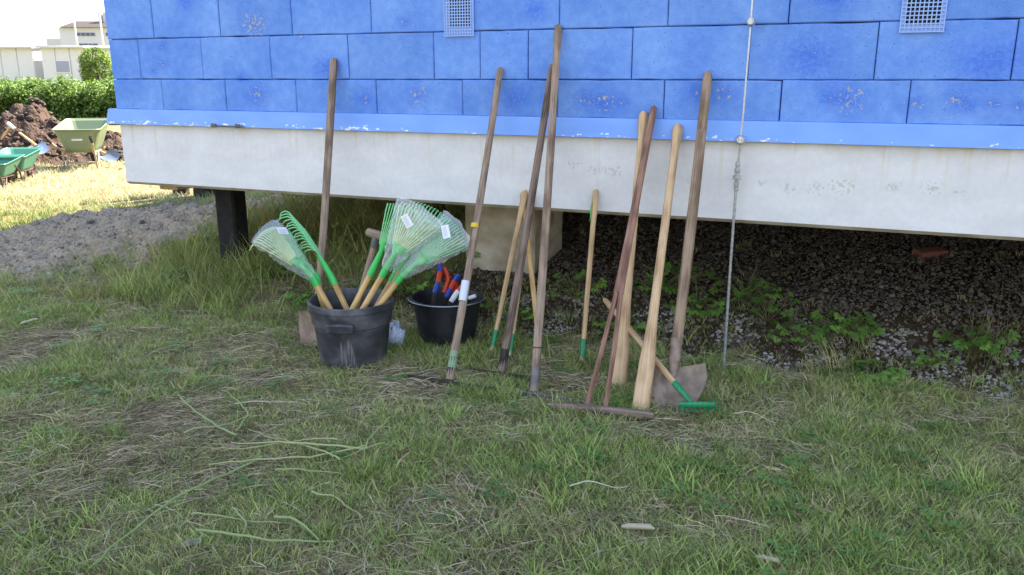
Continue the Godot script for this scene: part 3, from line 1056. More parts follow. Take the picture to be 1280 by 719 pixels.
func pick_handle(label: String, top: Vector3, foot: Vector3, wide: float) -> void:
	var base := Vector3(foot.x, gh(foot.x, foot.z), foot.z)
	var t := thing("pick_handle", label, "tool handle", base, 0.0, "")
	var e := top - base
	var p := []
	var rx := []
	var ry := []
	var sq := []
	for q in [[-0.02, 1.0, 0.62, 0.8], [0.0, 1.0, 0.62, 0.8], [0.08, 0.98, 0.6, 0.8], [0.17, 0.90, 0.58, 0.7], [0.24, 0.72, 0.56, 0.4], [0.31, 0.58, 0.54, 0.1], [0.45, 0.54, 0.5, 0.0], [0.65, 0.52, 0.48, 0.0], [0.8, 0.50, 0.46, 0.0], [0.90, 0.50, 0.48, 0.0], [0.945, 0.62, 0.6, 0.0], [0.975, 0.68, 0.66, 0.0], [0.992, 0.55, 0.53, 0.0], [1.0, 0.2, 0.2, 0.0]]:
		p.append(e * q[0])
		rx.append(wide * q[1])
		ry.append(wide * q[2])
		sq.append(q[3])
	var mb := Mb.new()
	mb.loft(p, rx, ry, 14, sq, D)
	obj("shaft", mb, M.wood_pale, t)
	# pale bruised end grain where it stood in the tool's eye
	mb = Mb.new()
	mb.loft([e * 0.004, e * 0.03], [wide * 1.012, wide * 1.006], [wide * 0.63, wide * 0.625], 14, [0.8, 0.8], D)
	obj("worn_end", mb, M.wood_tan, t)

func make_tools() -> void:
	# shovel behind the big bucket
	var base := at_ground(-0.965, -3.80)
	var top := Vector3(-0.911, 1.379, -4.318)
	var t := thing("shovel", "rusty shovel with long grey handle standing behind the large bucket", "shovel", base)
	var e := top - base
	var dn := e.normalized()
	handle(t, dn * 0.24, e, 0.0185, 0.0195, M.wood_grey)
	var mb := Mb.new()
	mb.tube([dn * 0.13, dn * 0.2, dn * 0.34], [0.012, 0.021, 0.022], 12)
	obj("socket", mb, M.rust, t)
	obj("blade", blade_sheet(dn * 0.20, -dn, (D + dn * -D.dot(dn)).normalized(), 0.21, 0.22, 0.022, 0.10, Color(0.95, 0.98, 1.05)), M.rust_pale, t)
	# long rakes, from the bucket to the right
	var r := long_rake("long brown rake with yellow and white tape bands on its handle", Vector3(-0.056, 1.332, -3.966), Vector3(-0.268, 0, -3.295), 0.0175, M.wood_grey, 0.40, 14, M.iron_dark)
	var ra := Vector3(0, 0.035, 0)
	var rb := Vector3(-0.056, 1.332, -3.966) - r.position
	band(r, ra.lerp(rb, 0.468), ra.lerp(rb, 0.482), 0.0185, M.yellow_tape, "yellow_band")
	band(r, ra.lerp(rb, 0.238), ra.lerp(rb, 0.300), 0.0187, M.white_tape, "white_band")
	band(r, ra.lerp(rb, 0.035), ra.lerp(rb, 0.085), 0.0192, M.green_tape, "green_band")
	long_rake("dark weathered rake leaning left, half behind the tallest rake handle", Vector3(0.182, 1.345, -3.836), Vector3(-0.046, 0, -3.411), 0.0185, M.wood_dark, 0.34, 13, M.iron_dark)
	r = long_rake("tallest rake, pale brown handle reaching highest up the blue wall", Vector3(0.209, 1.517, -3.857), Vector3(0.093, 0, -3.178), 0.019, M.wood_grey, 0.46, 15, M.iron_grey)
	band(r, Vector3(0, 0.035, 0).lerp(Vector3(0.209, 1.517, -3.857) - r.position, 0.11), Vector3(0, 0.035, 0).lerp(Vector3(0.209, 1.517, -3.857) - r.position, 0.112), 0.0205, M.iron_dark, "nail_ring")
	# short hand rakes against the white beam
	small_rake("short hand rake leaning between the taped rake and the dark rake", Vector3(0.065, 0.778, -3.906), Vector3(-0.096, 0, -3.689), M.wood_tan, 0.16)
	small_rake("short hand rake crossing just behind the dark weathered rake handle", Vector3(0.095, 0.775, -3.912), Vector3(-0.011, 0, -3.632), M.wood_tan, 0.16)
	small_rake("short hand rake whose foot stands behind the tallest rake handle", Vector3(0.05, 0.766, -3.935), Vector3(0.134, 0, -3.577), M.wood_yellow, 0.16)
	var sd := small_rake("short hand rake standing alone against the white beam, green cord at its grip", Vector3(0.39, 0.799, -3.775), Vector3(0.322, 0, -3.556), M.wood_tan, 0.17)
	mb = Mb.new()
	var g0 := Vector3(0.39, 0.799, -3.775) - sd.position
	mb.tube([g0 * 0.93 + Vector3(-0.012, 0, 0.008), g0 * 0.90 + Vector3(-0.02, 0, 0.014), g0 * 0.85 + Vector3(-0.017, 0, 0.016), g0 * 0.82 + Vector3(-0.02, 0, 0.014)], [0.002, 0.0022, 0.002, 0.001], 5)
	obj("cord", mb, M.green_plastic, sd)
	# split-handled wooden hay rake
	base = at_ground(0.325, -2.957)
	t = thing("wooden_hay_rake", "reddish wooden hay rake whose split handle forks to its head", "rake", base)
	top = Vector3(0.626, 1.17, -3.680) - base
	var fork := top * 0.37 + Vector3(0.0, 0.01, 0)
	mb = Mb.new()
	mb.loft([fork, fork.lerp(top, 0.25), fork.lerp(top, 0.6), fork.lerp(top, 0.95), top, top + top.normalized() * 0.012], [0.022, 0.018, 0.016, 0.0155, 0.013, 0.004], [0.012, 0.014, 0.0155, 0.0155, 0.013, 0.004], 12, [], D)
	obj("handle", mb, M.wood_red, t)
	for sgn in [-1.0, 1.0]:
		mb = Mb.new()
		var f0: Vector3 = D * sgn * 0.038 + Vector3(0, 0.044, 0)
		var bow: Vector3 = fork * 0.5 + D * sgn * 0.026
		mb.loft([f0, bow, fork + D * sgn * 0.009 + fork.normalized() * 0.0, fork.lerp(top, 0.06) + D * sgn * 0.007], [0.0095, 0.0095, 0.0095, 0.008], [0.0105, 0.0105, 0.011, 0.010], 10, [], D)
		obj("fork_arm", mb, M.wood_red, t)
	mb = Mb.new()
	var hp := []
	var h1 := []
	var h2 := []
	var hs := []
	for i in 11:
		var k := i / 5.0 - 1.0
		hp.append(D * (0.205 * k + 0.02) + N * (0.008 * k * k - 0.03 * k) + Vector3(0, 0.044, 0))
		h1.append(0.015 if absf(k) < 0.95 else 0.011)
		h2.append(0.017 if absf(k) < 0.95 else 0.012)
		hs.append(0.6)
	mb.loft(hp, h1, h2, 10, hs)
	obj("head_beam", mb, M.wood_dark, t)
	for i in 12:
		mb = Mb.new()
		var k := i / 5.5 - 1.0
		var a := D * (0.19 * k + 0.02) + N * (-0.03 * k) + Vector3(0, 0.05, 0)
		mb.tube([a, a + Vector3(0, -0.05, 0) + N * 0.012], [0.006, 0.004], 6)
		obj("tooth", mb, M.wood_dark, t)
	# loose pick handles
	pick_handle("pale pick handle directly behind the reddish split hay rake", Vector3(0.587, 1.155, -3.705), Vector3(0.457, 0, -3.277), 0.033)
	pick_handle("pale pick handle in front of the wide rusty shovel blade", Vector3(0.73, 1.103, -3.642), Vector3(0.506, 0, -2.995), 0.0345)
	# wide shovel
	base = at_ground(0.618, -2.98)
	t = thing("shovel", "wide rusty shovel with thick brown handle leaning right of the pick handles", "shovel", base)
	top = Vector3(0.836, 1.329, -3.594) - base
	var neck := Vector3(0.656, 0.166, -3.12) - base
	dn = (top - neck).normalized()
	var hp2 := []
	var hr := []
	for q in [[0.0, 0.0195], [0.06, 0.0225], [0.10, 0.0222], [0.35, 0.0225], [0.6, 0.0215], [0.9, 0.0205], [0.965, 0.0205], [0.985, 0.0175], [0.997, 0.010], [1.0, 0.003]]:
		hp2.append((neck + dn * 0.0).lerp(top, q[0]) + D * sin(q[0] * PI) * 0.004)
		hr.append(q[1])
	mb = Mb.new()
	mb.tube(hp2, hr, 14)
	obj("handle", mb, M.wood_shovel, t)
	mb = Mb.new()
	mb.bar(neck.lerp(top, 0.965) + N * 0.0195, neck.lerp(top, 0.965) + N * 0.0208, 0.004, 8)
	obj("hanging_hole", mb, M.hollow_black, t)
	mb = Mb.new()
	mb.tube([neck - dn * 0.05, neck - dn * 0.015, neck + dn * 0.03, neck + dn * 0.115], [0.008, 0.020, 0.0225, 0.0245], 14)
	obj("socket", mb, M.rust, t)
	var bd := (Vector3(0.617, 0.016, -2.975) - (neck + base)).normalized()
	var side := (D - bd * D.dot(bd)).normalized()
	side = (side - bd * 0.07).normalized()
	obj("blade", blade_sheet(neck + dn * 0.0, bd, side, 0.270, 0.235, 0.022, 0.32, Color(1.0, 1.2, 1.5)), M.rust, t)
	# little green garden rake lying across it
	var foot := Vector3(0.690, 0.091, -2.90)
	base = at_ground(foot.x, foot.z)
	t = thing("hand_rake", "small rake with bright green head lying across the wide shovel", "hand rake", base)
	var a := foot - base
	top = Vector3(0.418, 0.326, -3.58) - base
	dn = (top - a).normalized()
	mb = Mb.new()
	mb.tube([a + dn * 0.06, a.lerp(top, 0.5), a.lerp(top, 0.9), a.lerp(top, 0.975), top], [0.012, 0.0125, 0.013, 0.012, 0.005], 12)
	obj("handle", mb, M.wood_tan, t)
	mb = Mb.new()
	mb.tube([a, a + dn * 0.03, a + dn * 0.09, a + dn * 0.135], [0.008, 0.010, 0.0145, 0.0145], 10)
	obj("ferrule", mb, M.green_enamel, t)
	mb = Mb.new()
	var hd := (D + Vector3(0, 0.06, 0) - N * 0.25).normalized()
	var hc := a + hd * 0.015
	mb.loft([hc - hd * 0.068, hc - hd * 0.03, hc + hd * 0.03, hc + hd * 0.068], [0.006, 0.0085, 0.0085, 0.006], [0.010, 0.0115, 0.0115, 0.010], 8, [0.7, 0.7, 0.7, 0.7])
	obj("rake_bar", mb, M.green_enamel, t)
	for i in 8:
		mb = Mb.new()
		var k := i / 3.5 - 1.0
		var q := hc + hd * 0.064 * k
		mb.tube([q, q + Vector3(0, -0.02, 0) - N * 0.004, q + Vector3(0, -0.040, 0) - N * 0.012], [0.004, 0.004, 0.002], 6)
		obj("tooth", mb, M.green_enamel, t)

# ------------------------------------------------------------------ buckets and what they hold
func leaf_rake(label: String, foot: Vector3, sock: Vector3, tip: Vector3, wide: float, tines: int, hook: Vector3, bagged: bool, tine_m: Material, wood_m: Material, sticker := 0.0) -> Node3D:
	# foot and sock: ends of the wooden handle; tip: middle of the fan's far edge
	var t := thing("leaf_rake", label, "leaf rake", foot)
	var a := sock - foot
	var b := tip - foot
	var dn := a.normalized()
	var start := a - dn * a.length() * 1.0
	var mb := Mb.new()
	mb.tube([start, a * 0.5, a * 0.95, a], [0.0135, 0.0138, 0.0135, 0.012], 12)
	obj("handle", mb, wood_m, t)
	var ax := (b - a).normalized()
	var len := (b - a).length()
	var side := ax.cross(hook).normalized()
	var gr := a + ax * len * 0.30
	mb = Mb.new()
	mb.tube([a - dn * 0.035, a, a + ax * len * 0.12, gr], [0.016, 0.0165, 0.014, 0.011], 10)
	obj("socket", mb, M.green_plastic, t)
	# solid web of the fan
	mb = Mb.new()
	var g := []
	for i in 6:
		var k := i / 5.0
		var row := PackedVector3Array()
		for j in 9:
			var u := j / 4.0 - 1.0
			row.append(a + ax * len * (0.22 + 0.20 * k) + side * wide * 0.5 * u * (0.10 + 0.30 * k) + hook * 0.012 * (u * u) * k)
		g.append(row)
	mb.grid(g)
	obj("web", mb, M.green_plastic, t)
	for i in tines:
		var u := (i / float(tines - 1)) * 2.0 - 1.0
		var pts := []
		var rr := []
		for q in [0.38, 0.58, 0.78, 0.92]:
			var sp: float = lerpf(0.34, 1.0, (q - 0.38) / 0.54)
			pts.append(a + ax * len * (q - 0.05 * u * u * sp) + side * wide * 0.5 * u * sp + hook * (0.012 * u * u + 0.02 * q * q))
			rr.append(0.0031)
		var last: Vector3 = pts[3]
		pts.append(last + ax * len * 0.06 + hook * 0.012)
		pts.append(last + ax * len * 0.07 + hook * 0.032)
		pts.append(last + ax * len * 0.045 + hook * 0.055)
		rr.append_array([0.0031, 0.0028, 0.002])
		mb = Mb.new()
		mb.tube(pts, rr, 5)
		obj("tine", mb, tine_m, t)
	mb = Mb.new()
	var cb := []
	var cr := []
	for j in 9:
		var u := j / 4.0 - 1.0
		cb.append(a + ax * len * (0.70 - 0.04 * u * u) + side * wide * 0.5 * u * 0.74 + hook * (0.012 * u * u + 0.012))
		cr.append(0.003)
	mb.tube(cb, cr, 5)
	obj("cross_band", mb, M.green_plastic, t)
	if bagged:
		mb = Mb.new()
		g = []
		var nn := 26
		var kk := 30
		for i in nn + 1:
			var k := float(i) / nn
			var row := PackedVector3Array()
			var half := wide * 0.5 * (0.10 + 1.05 * pow(k, 0.95)) + 0.012
			var thick := 0.020 + 0.028 * sin(k * PI * 0.9)
			if k > 0.93:
				thick *= 0.5
			for j in kk + 1:
				var an := TAU * j / kk
				var cx := cos(an)
				var sy := sin(an)
				var wr := 1.0 + 0.28 * noise_hi.get_noise_3d(cx * 0.5 + foot.x * 9.0, sy * 0.5, k * 0.9) + 0.3 * noise_hi.get_noise_3d(k * 1.2 + foot.x * 30.0, an * 1.1, 3.0)
				var end := ax * len * (0.02 + 1.03 * k - 0.06 * cx * cx * k + 0.03 * k * noise_hi.get_noise_2d(cx * 1.5 + foot.x * 50.0, 3.0))
				row.append(a + end + side * cx * half * (0.5 + 0.5 * wr) + hook * (sy * thick * wr + 0.022 * k))
			g.append(row)
		mb.grid(g)
		obj("clear_bag", mb, M.clear_bag, t)
		if sticker > 0.0:
			var f := -hook if (-hook).dot(Vector3(0, 0, 1)) > hook.dot(Vector3(0, 0, 1)) else hook
			var sp := a + ax * len * sticker + side * wide * 0.08
			var cam_side := f * 0.062
			var sb := Basis(side, ax, side.cross(ax)).orthonormalized() * Basis(Vector3.BACK, 0.5)
			mb = Mb.new()
			mb.box(Transform3D(sb, sp + cam_side), Vector3(0.058, 0.034, 0.0012))
			var st := obj("sticker", mb, M.sticker, t)
			mb = Mb.new()
			for q in [-0.009, -0.003, 0.003]:
				mb.box(Transform3D(sb, sp + cam_side + sb.y * q), Vector3(0.044, 0.0016, 0.002))
			obj("print_line", mb, M.grey_print, st)
	return t

func edge_on_rake() -> void:
	# its fan is turned edge-on to the lens, so that the hooked tine ends show one above the other
	var foot := Vector3(-0.660, 0.03, -3.60)
	var t := thing("leaf_rake", "unbagged green leaf rake seen edge-on left of the shovel handle", "leaf rake", foot)
	var a := Vector3(-0.835, 0.406, -3.66) - foot
	var mb := Mb.new()
	mb.tube([Vector3.ZERO, a * 0.5, a * 0.95, a], [0.0135, 0.0138, 0.0135, 0.012], 12)
	obj("handle", mb, M.wood_yellow, t)
	var c := Curve3D.new()
	for q in [Vector3(-0.835, 0.406, -3.66), Vector3(-0.866, 0.462, -3.67), Vector3(-0.905, 0.525, -3.68), Vector3(-0.966, 0.605, -3.69), Vector3(-1.05, 0.684, -3.70)]:
		c.add_point(q - foot)
	var len := c.get_baked_length()
	mb = Mb.new()
	mb.tube([a - a.normalized() * 0.035, a, c.sample_baked(len * 0.2), c.sample_baked(len * 0.34)], [0.016, 0.0165, 0.013, 0.009], 10)
	obj("socket", mb, M.green_plastic, t)
	for i in 15:
		var k := i / 14.0
		var reach := lerpf(0.40, 1.0, k)
		var dz := lerpf(0.10, -0.10, k)
		var pts := []
		var rr := []
		for j in 6:
			var f := lerpf(0.22, reach, j / 5.0)
			pts.append(c.sample_baked(len * f) + Vector3(0.006, 0.004, dz * (f - 0.2)))
			rr.append(0.0036)
		var e: Vector3 = pts[5]
		var hk := 0.055 + 0.012 * sin(i * 1.7)
		pts.append(e + Vector3(-hk * 0.35, 0.007, 0))
		pts.append(e + Vector3(-hk * 0.8, -0.001, 0))
		pts.append(e + Vector3(-hk, -0.014, 0))
		rr.append_array([0.0033, 0.003, 0.002])
		mb = Mb.new()
		mb.tube(pts, rr, 5)
		obj("tine", mb, M.green_tine, t)

func bucket(label: String, at: Vector3, rt: float, rb: float, h: float, rimh: float, m: Material, big: bool) -> void:
	var t := thing("bucket", label, "bucket", at)
	var b := Mb.new()
	var pr := []
	pr.append(Vector2(0.0, 0.004))
	pr.append(Vector2(rb - 0.008, 0.0))
	pr.append(Vector2(rb, 0.008))
	var ry := h - rimh
	var lip := 0.008
	if big:
		pr.append(Vector2(lerpf(rb, rt - lip, 0.76) - 0.002, ry * 0.80))
		pr.append(Vector2(lerpf(rb, rt - lip, 0.78) + 0.006, ry * 0.82))
		pr.append(Vector2(rt - lip, ry))
	else:
		pr.append(Vector2(rt - lip, ry))
	pr.append(Vector2(rt, ry + 0.002))
	pr.append(Vector2(rt + 0.002, ry + rimh * 0.45))
	if big:
		pr.append(Vector2(rt + 0.006, ry + rimh * 0.5))
	pr.append(Vector2(rt + 0.004, h - 0.004))
	pr.append(Vector2(rt, h))
	pr.append(Vector2(rt - 0.010, h - 0.002))
	pr.append(Vector2(rt - 0.014, h - 0.02))
	pr.append(Vector2(rb - 0.004, 0.014))
	pr.append(Vector2(0.0, 0.014))
	b.lathe(pr, 48)
	obj("body", b, m, t)
	if big:
		b = Mb.new()
		for i in 16:
			var an := PI * 0.5 + rf(-0.22, 0.16)
			var y1 := rf(0.10, 0.185)
			var y0 := y1 - rf(0.04, 0.10)
			var wd := rf(0.0015, 0.005)
			for kx in 5:
				var ya := lerpf(y1, y0, kx / 5.0)
				var yb := lerpf(y1, y0, (kx + 1) / 5.0)
				var w0 := wd * sin(PI * (kx + 0.15) / 5.3)
				var w1 := wd * sin(PI * (kx + 1.15) / 5.3)
				var r0 := lerpf(rb, rt - lip, (ya - 0.008) / (ry * 0.80 - 0.008) * 0.76) + 0.0008
				var r1 := lerpf(rb, rt - lip, (yb - 0.008) / (ry * 0.80 - 0.008) * 0.76) + 0.0008
				var d0 := Vector3(cos(an), 0, sin(an))
				var sd0 := Vector3(-d0.z, 0, d0.x)
				b.quad(d0 * r0 + Vector3(0, ya, 0) - sd0 * w0, d0 * r0 + Vector3(0, ya, 0) + sd0 * w0, d0 * r1 + Vector3(0, yb, 0) + sd0 * w1, d0 * r1 + Vector3(0, yb, 0) - sd0 * w1, d0)
				an += rf(-0.006, 0.006)
		obj("dry_splash", b, M.scuff, t)
	if big:
		var dir := Vector3(-0.08, 0, 1).normalized()
		var sd := dir.cross(Vector3.UP)
		for sg in [1.0, -1.0]:
			b = Mb.new()
			var c: Vector3 = dir * sg * (rt + 0.002) + Vector3(0, ry - 0.034, 0)
			b.box(Transform3D(Basis(sd, Vector3.UP, -dir), c), Vector3(0.125, 0.042, 0.026), 0.006)
			obj("grip", b, m, t)
	else:
		for sg in [1.0, -1.0]:
			b = Mb.new()
			b.box(Transform3D(Basis(), Vector3(sg * (rt + 0.006), h - 0.022, 0)), Vector3(0.02, 0.03, 0.05), 0.005)
			obj("bail_ear", b, m, t)
		b = Mb.new()
		var pts := []
		var rr := []
		for i in 25:
			var an := PI * i / 24.0
			pts.append(Vector3(cos(an) * (rt + 0.014), h - 0.006 + 0.004 * sin(an), sin(an) * (rt + 0.014)))
			rr.append(0.0028)
		b.tube(pts, rr, 6)
		obj("bail_wire", b, M.steel, t)

func grip_tool(label: String, pts: Array, cols: Array, r: float, second: Array, tail: Vector3) -> void:
	# handled cutter standing in the small bucket: coloured grip rings, steel running down inside
	var base: Vector3 = tail
	var t := thing("pruning_tool", label, "pruner", base)
	for i in pts.size() - 1:
		var a: Vector3 = pts[i] - base
		var b: Vector3 = pts[i + 1] - base
		var mb := Mb.new()
		var mid := (a + b) * 0.5
		mb.tube([a, a.lerp(b, 0.12), mid, a.lerp(b, 0.88), b], [r * 0.9, r, r * 1.06, r, r * 0.9], 10)
		obj(String(cols[i]) + "_grip", mb, M[String(cols[i]) + "_grip"], t)
	if second.size():
		var mb := Mb.new()
		var sp := []
		var sr := []
		for q in second:
			sp.append(q - base)
			sr.append(r * 0.85)
		mb.tube(sp, sr, 10)
		obj("second_grip", mb, M.red_grip, t)
	var mb2 := Mb.new()
	var e: Vector3 = pts[pts.size() - 1] - base
	mb2.loft([e, e * 0.5, Vector3.ZERO], [0.012, 0.014, 0.004], [0.004, 0.003, 0.002], 8)
	obj("cutting_blade", mb2, M.iron_dark, t)

func make_buckets() -> void:
	var c1 := at_ground(-0.742, -3.625)
	bucket("large black rubbish bucket holding leaf rakes, dusty scuffs on its side", c1, 0.193, 0.150, 0.318, 0.055, M.bucket_black, true)
	var c2 := at_ground(-0.325, -3.92)
	bucket("smaller black bucket with red and blue pruning tools inside", c2, 0.178, 0.135, 0.245, 0.022, M.bucket_dark, false)
	var up := Vector3(0, 0.035, 0)
	# left pair, fans leaning out to the left
	leaf_rake("bagged leaf rake leaning out to the left of the large bucket", Vector3(-0.735, 0.04, -3.62), Vector3(-0.905, 0.415, -3.60), Vector3(-1.090, 0.655, -3.58), 0.19, 13, Vector3(-0.72, -0.58, -0.3).normalized(), true, M.pale_tine, M.wood_yellow, 0.82)
	edge_on_rake()
	leaf_rake("leaf rake hidden in the left plastic bag, its handle crossing the other", Vector3(-0.84, 0.03, -3.66), Vector3(-0.900, 0.412, -3.64), Vector3(-1.06, 0.640, -3.66), 0.17, 11, Vector3(-0.72, -0.58, -0.3).normalized(), false, M.green_tine, M.wood_yellow)
	# right cluster
	leaf_rake("unbagged green leaf rake beside the T-handled spade", Vector3(-0.855, 0.04, -3.56), Vector3(-0.630, 0.460, -3.60), Vector3(-0.492, 0.742, -3.64), 0.115, 11, Vector3(-0.25, -0.1, -0.96).normalized(), false, M.green_tine, M.wood_yellow)
	leaf_rake("largest bagged leaf rake in the middle of the cluster, white sticker on its bag", Vector3(-0.83, 0.03, -3.56), Vector3(-0.567, 0.466, -3.555), Vector3(-0.400, 0.735, -3.56), 0.20, 13, Vector3(0.1, -0.2, -0.97).normalized(), true, M.pale_tine, M.wood_yellow, 0.78)
	leaf_rake("bagged leaf rake leaning furthest right towards the smaller bucket", Vector3(-0.80, 0.05, -3.545), Vector3(-0.500, 0.430, -3.575), Vector3(-0.238, 0.650, -3.60), 0.165, 13, Vector3(0.1, -0.25, -0.96).normalized(), true, M.green_tine, M.wood_yellow, 0.85)
	leaf_rake("green leaf rake standing behind the bagged ones in the bucket", Vector3(-0.72, 0.03, -3.66), Vector3(-0.502, 0.466, -3.68), Vector3(-0.375, 0.730, -3.72), 0.20, 13, Vector3(0.1, -0.25, -0.96).normalized(), false, M.green_tine, M.wood_tan)
	leaf_rake("bagged leaf rake with a tan handle low between the right cluster's handles", Vector3(-0.78, 0.02, -3.69), Vector3(-0.545, 0.410, -3.69), Vector3(-0.36, 0.66, -3.68), 0.16, 11, Vector3(0.1, -0.25, -0.96).normalized(), true, M.green_tine, M.wood_tan)
	# T-handled spade
	var base := Vector3(-0.80, 0.03, -3.70)
	var t := thing("spade", "old spade in the bucket with a brown wooden T-grip", "spade", base)
	var tp := Vector3(-0.626, 0.590, -3.72) - base
	var b := Mb.new()
	b.tube([Vector3(0.0, 0.02, 0), tp * 0.5, tp], [0.016, 0.0155, 0.0145], 12)
	obj("shaft", b, M.wood_grey, t)
	b = Mb.new()
	var g0 := Vector3(-0.676, 0.604, -3.745) - base
	var g1 := Vector3(-0.578, 0.582, -3.70) - base
	b.tube([g0, g0.lerp(g1, 0.06), g0.lerp(g1, 0.5), g0.lerp(g1, 0.94), g1], [0.014, 0.020, 0.022, 0.020, 0.014], 12)
	obj("grip", b, M.wood_grey, t)
	b = Mb.new()
	b.tube([tp * 0.90, tp * 0.99], [0.0175, 0.0185], 12)
	obj("collar", b, M.iron_grey, t)
	obj("blade", blade_sheet(Vector3(0.005, 0.16, 0.01), Vector3(-0.05, -1, 0.0).normalized(), Vector3(1, 0, 0), 0.14, 0.16, 0.01, 0.05, Color.WHITE), M.iron_grey, t)
	# pruning tools in the small bucket
	grip_tool("red and blue loppers standing tallest in the smaller bucket", [Vector3(-0.360, 0.425, -3.95), Vector3(-0.361, 0.405, -3.95), Vector3(-0.357, 0.368, -3.945), Vector3(-0.366, 0.315, -3.94), Vector3(-0.385, 0.262, -3.93)], ["red", "blue", "red", "blue"], 0.0135, [Vector3(-0.340, 0.385, -3.955), Vector3(-0.325, 0.355, -3.955), Vector3(-0.318, 0.325, -3.95), Vector3(-0.34, 0.26, -3.94)], Vector3(-0.42, 0.04, -3.90))
	grip_tool("dark blue pruner with one red ring beside the loppers", [Vector3(-0.262, 0.352, -3.93), Vector3(-0.285, 0.325, -3.93), Vector3(-0.305, 0.283, -3.93), Vector3(-0.328, 0.240, -3.925)], ["blue", "red", "blue"], 0.013, [Vector3(-0.285, 0.325, -3.945), Vector3(-0.28, 0.29, -3.95), Vector3(-0.30, 0.25, -3.95)], Vector3(-0.37, 0.04, -3.93))
	grip_tool("white handled pruning saw with red end behind the taped rake handle", [Vector3(-0.225, 0.318, -3.905), Vector3(-0.265, 0.280, -3.90), Vector3(-0.302, 0.225, -3.89)], ["red", "white"], 0.0135, [], Vector3(-0.38, 0.05, -3.86))
	grip_tool("white gripped trowel lying right of the taped rake in the smaller bucket", [Vector3(-0.180, 0.252, -3.90), Vector3(-0.215, 0.238, -3.91)], ["white"], 0.011, [], Vector3(-0.29, 0.05, -3.95))
	# crumpled plastic bag between the buckets
	b = Mb.new()
	var g := []
	for i in 13:
		var row := PackedVector3Array()
		var ph := PI * i / 12.0
		for j in 19:
			var th := TAU * j / 18.0
			var d := Vector3(sin(ph) * cos(th), cos(ph), sin(ph) * sin(th))
			var k := 1.0 + 0.55 * noise_hi.get_noise_3d(d.x * 1.1 + 5.0, d.y * 1.1, d.z * 1.1) + 0.3 * absf(noise_hi.get_noise_3d(d.x * 3.0, d.y * 3.0 + 8.0, d.z * 3.0))
			row.append(Vector3(d.x * 0.042, 0.062 + d.y * 0.062, d.z * 0.04) * k)
		g.append(row)
	b.grid(g, -1.0)
	var lb := obj("plastic_bag", b, M.litter_bag, self, at_ground(-0.578, -3.84))
	tag(lb, "crumpled white plastic bag on the grass between the two buckets", "bag")

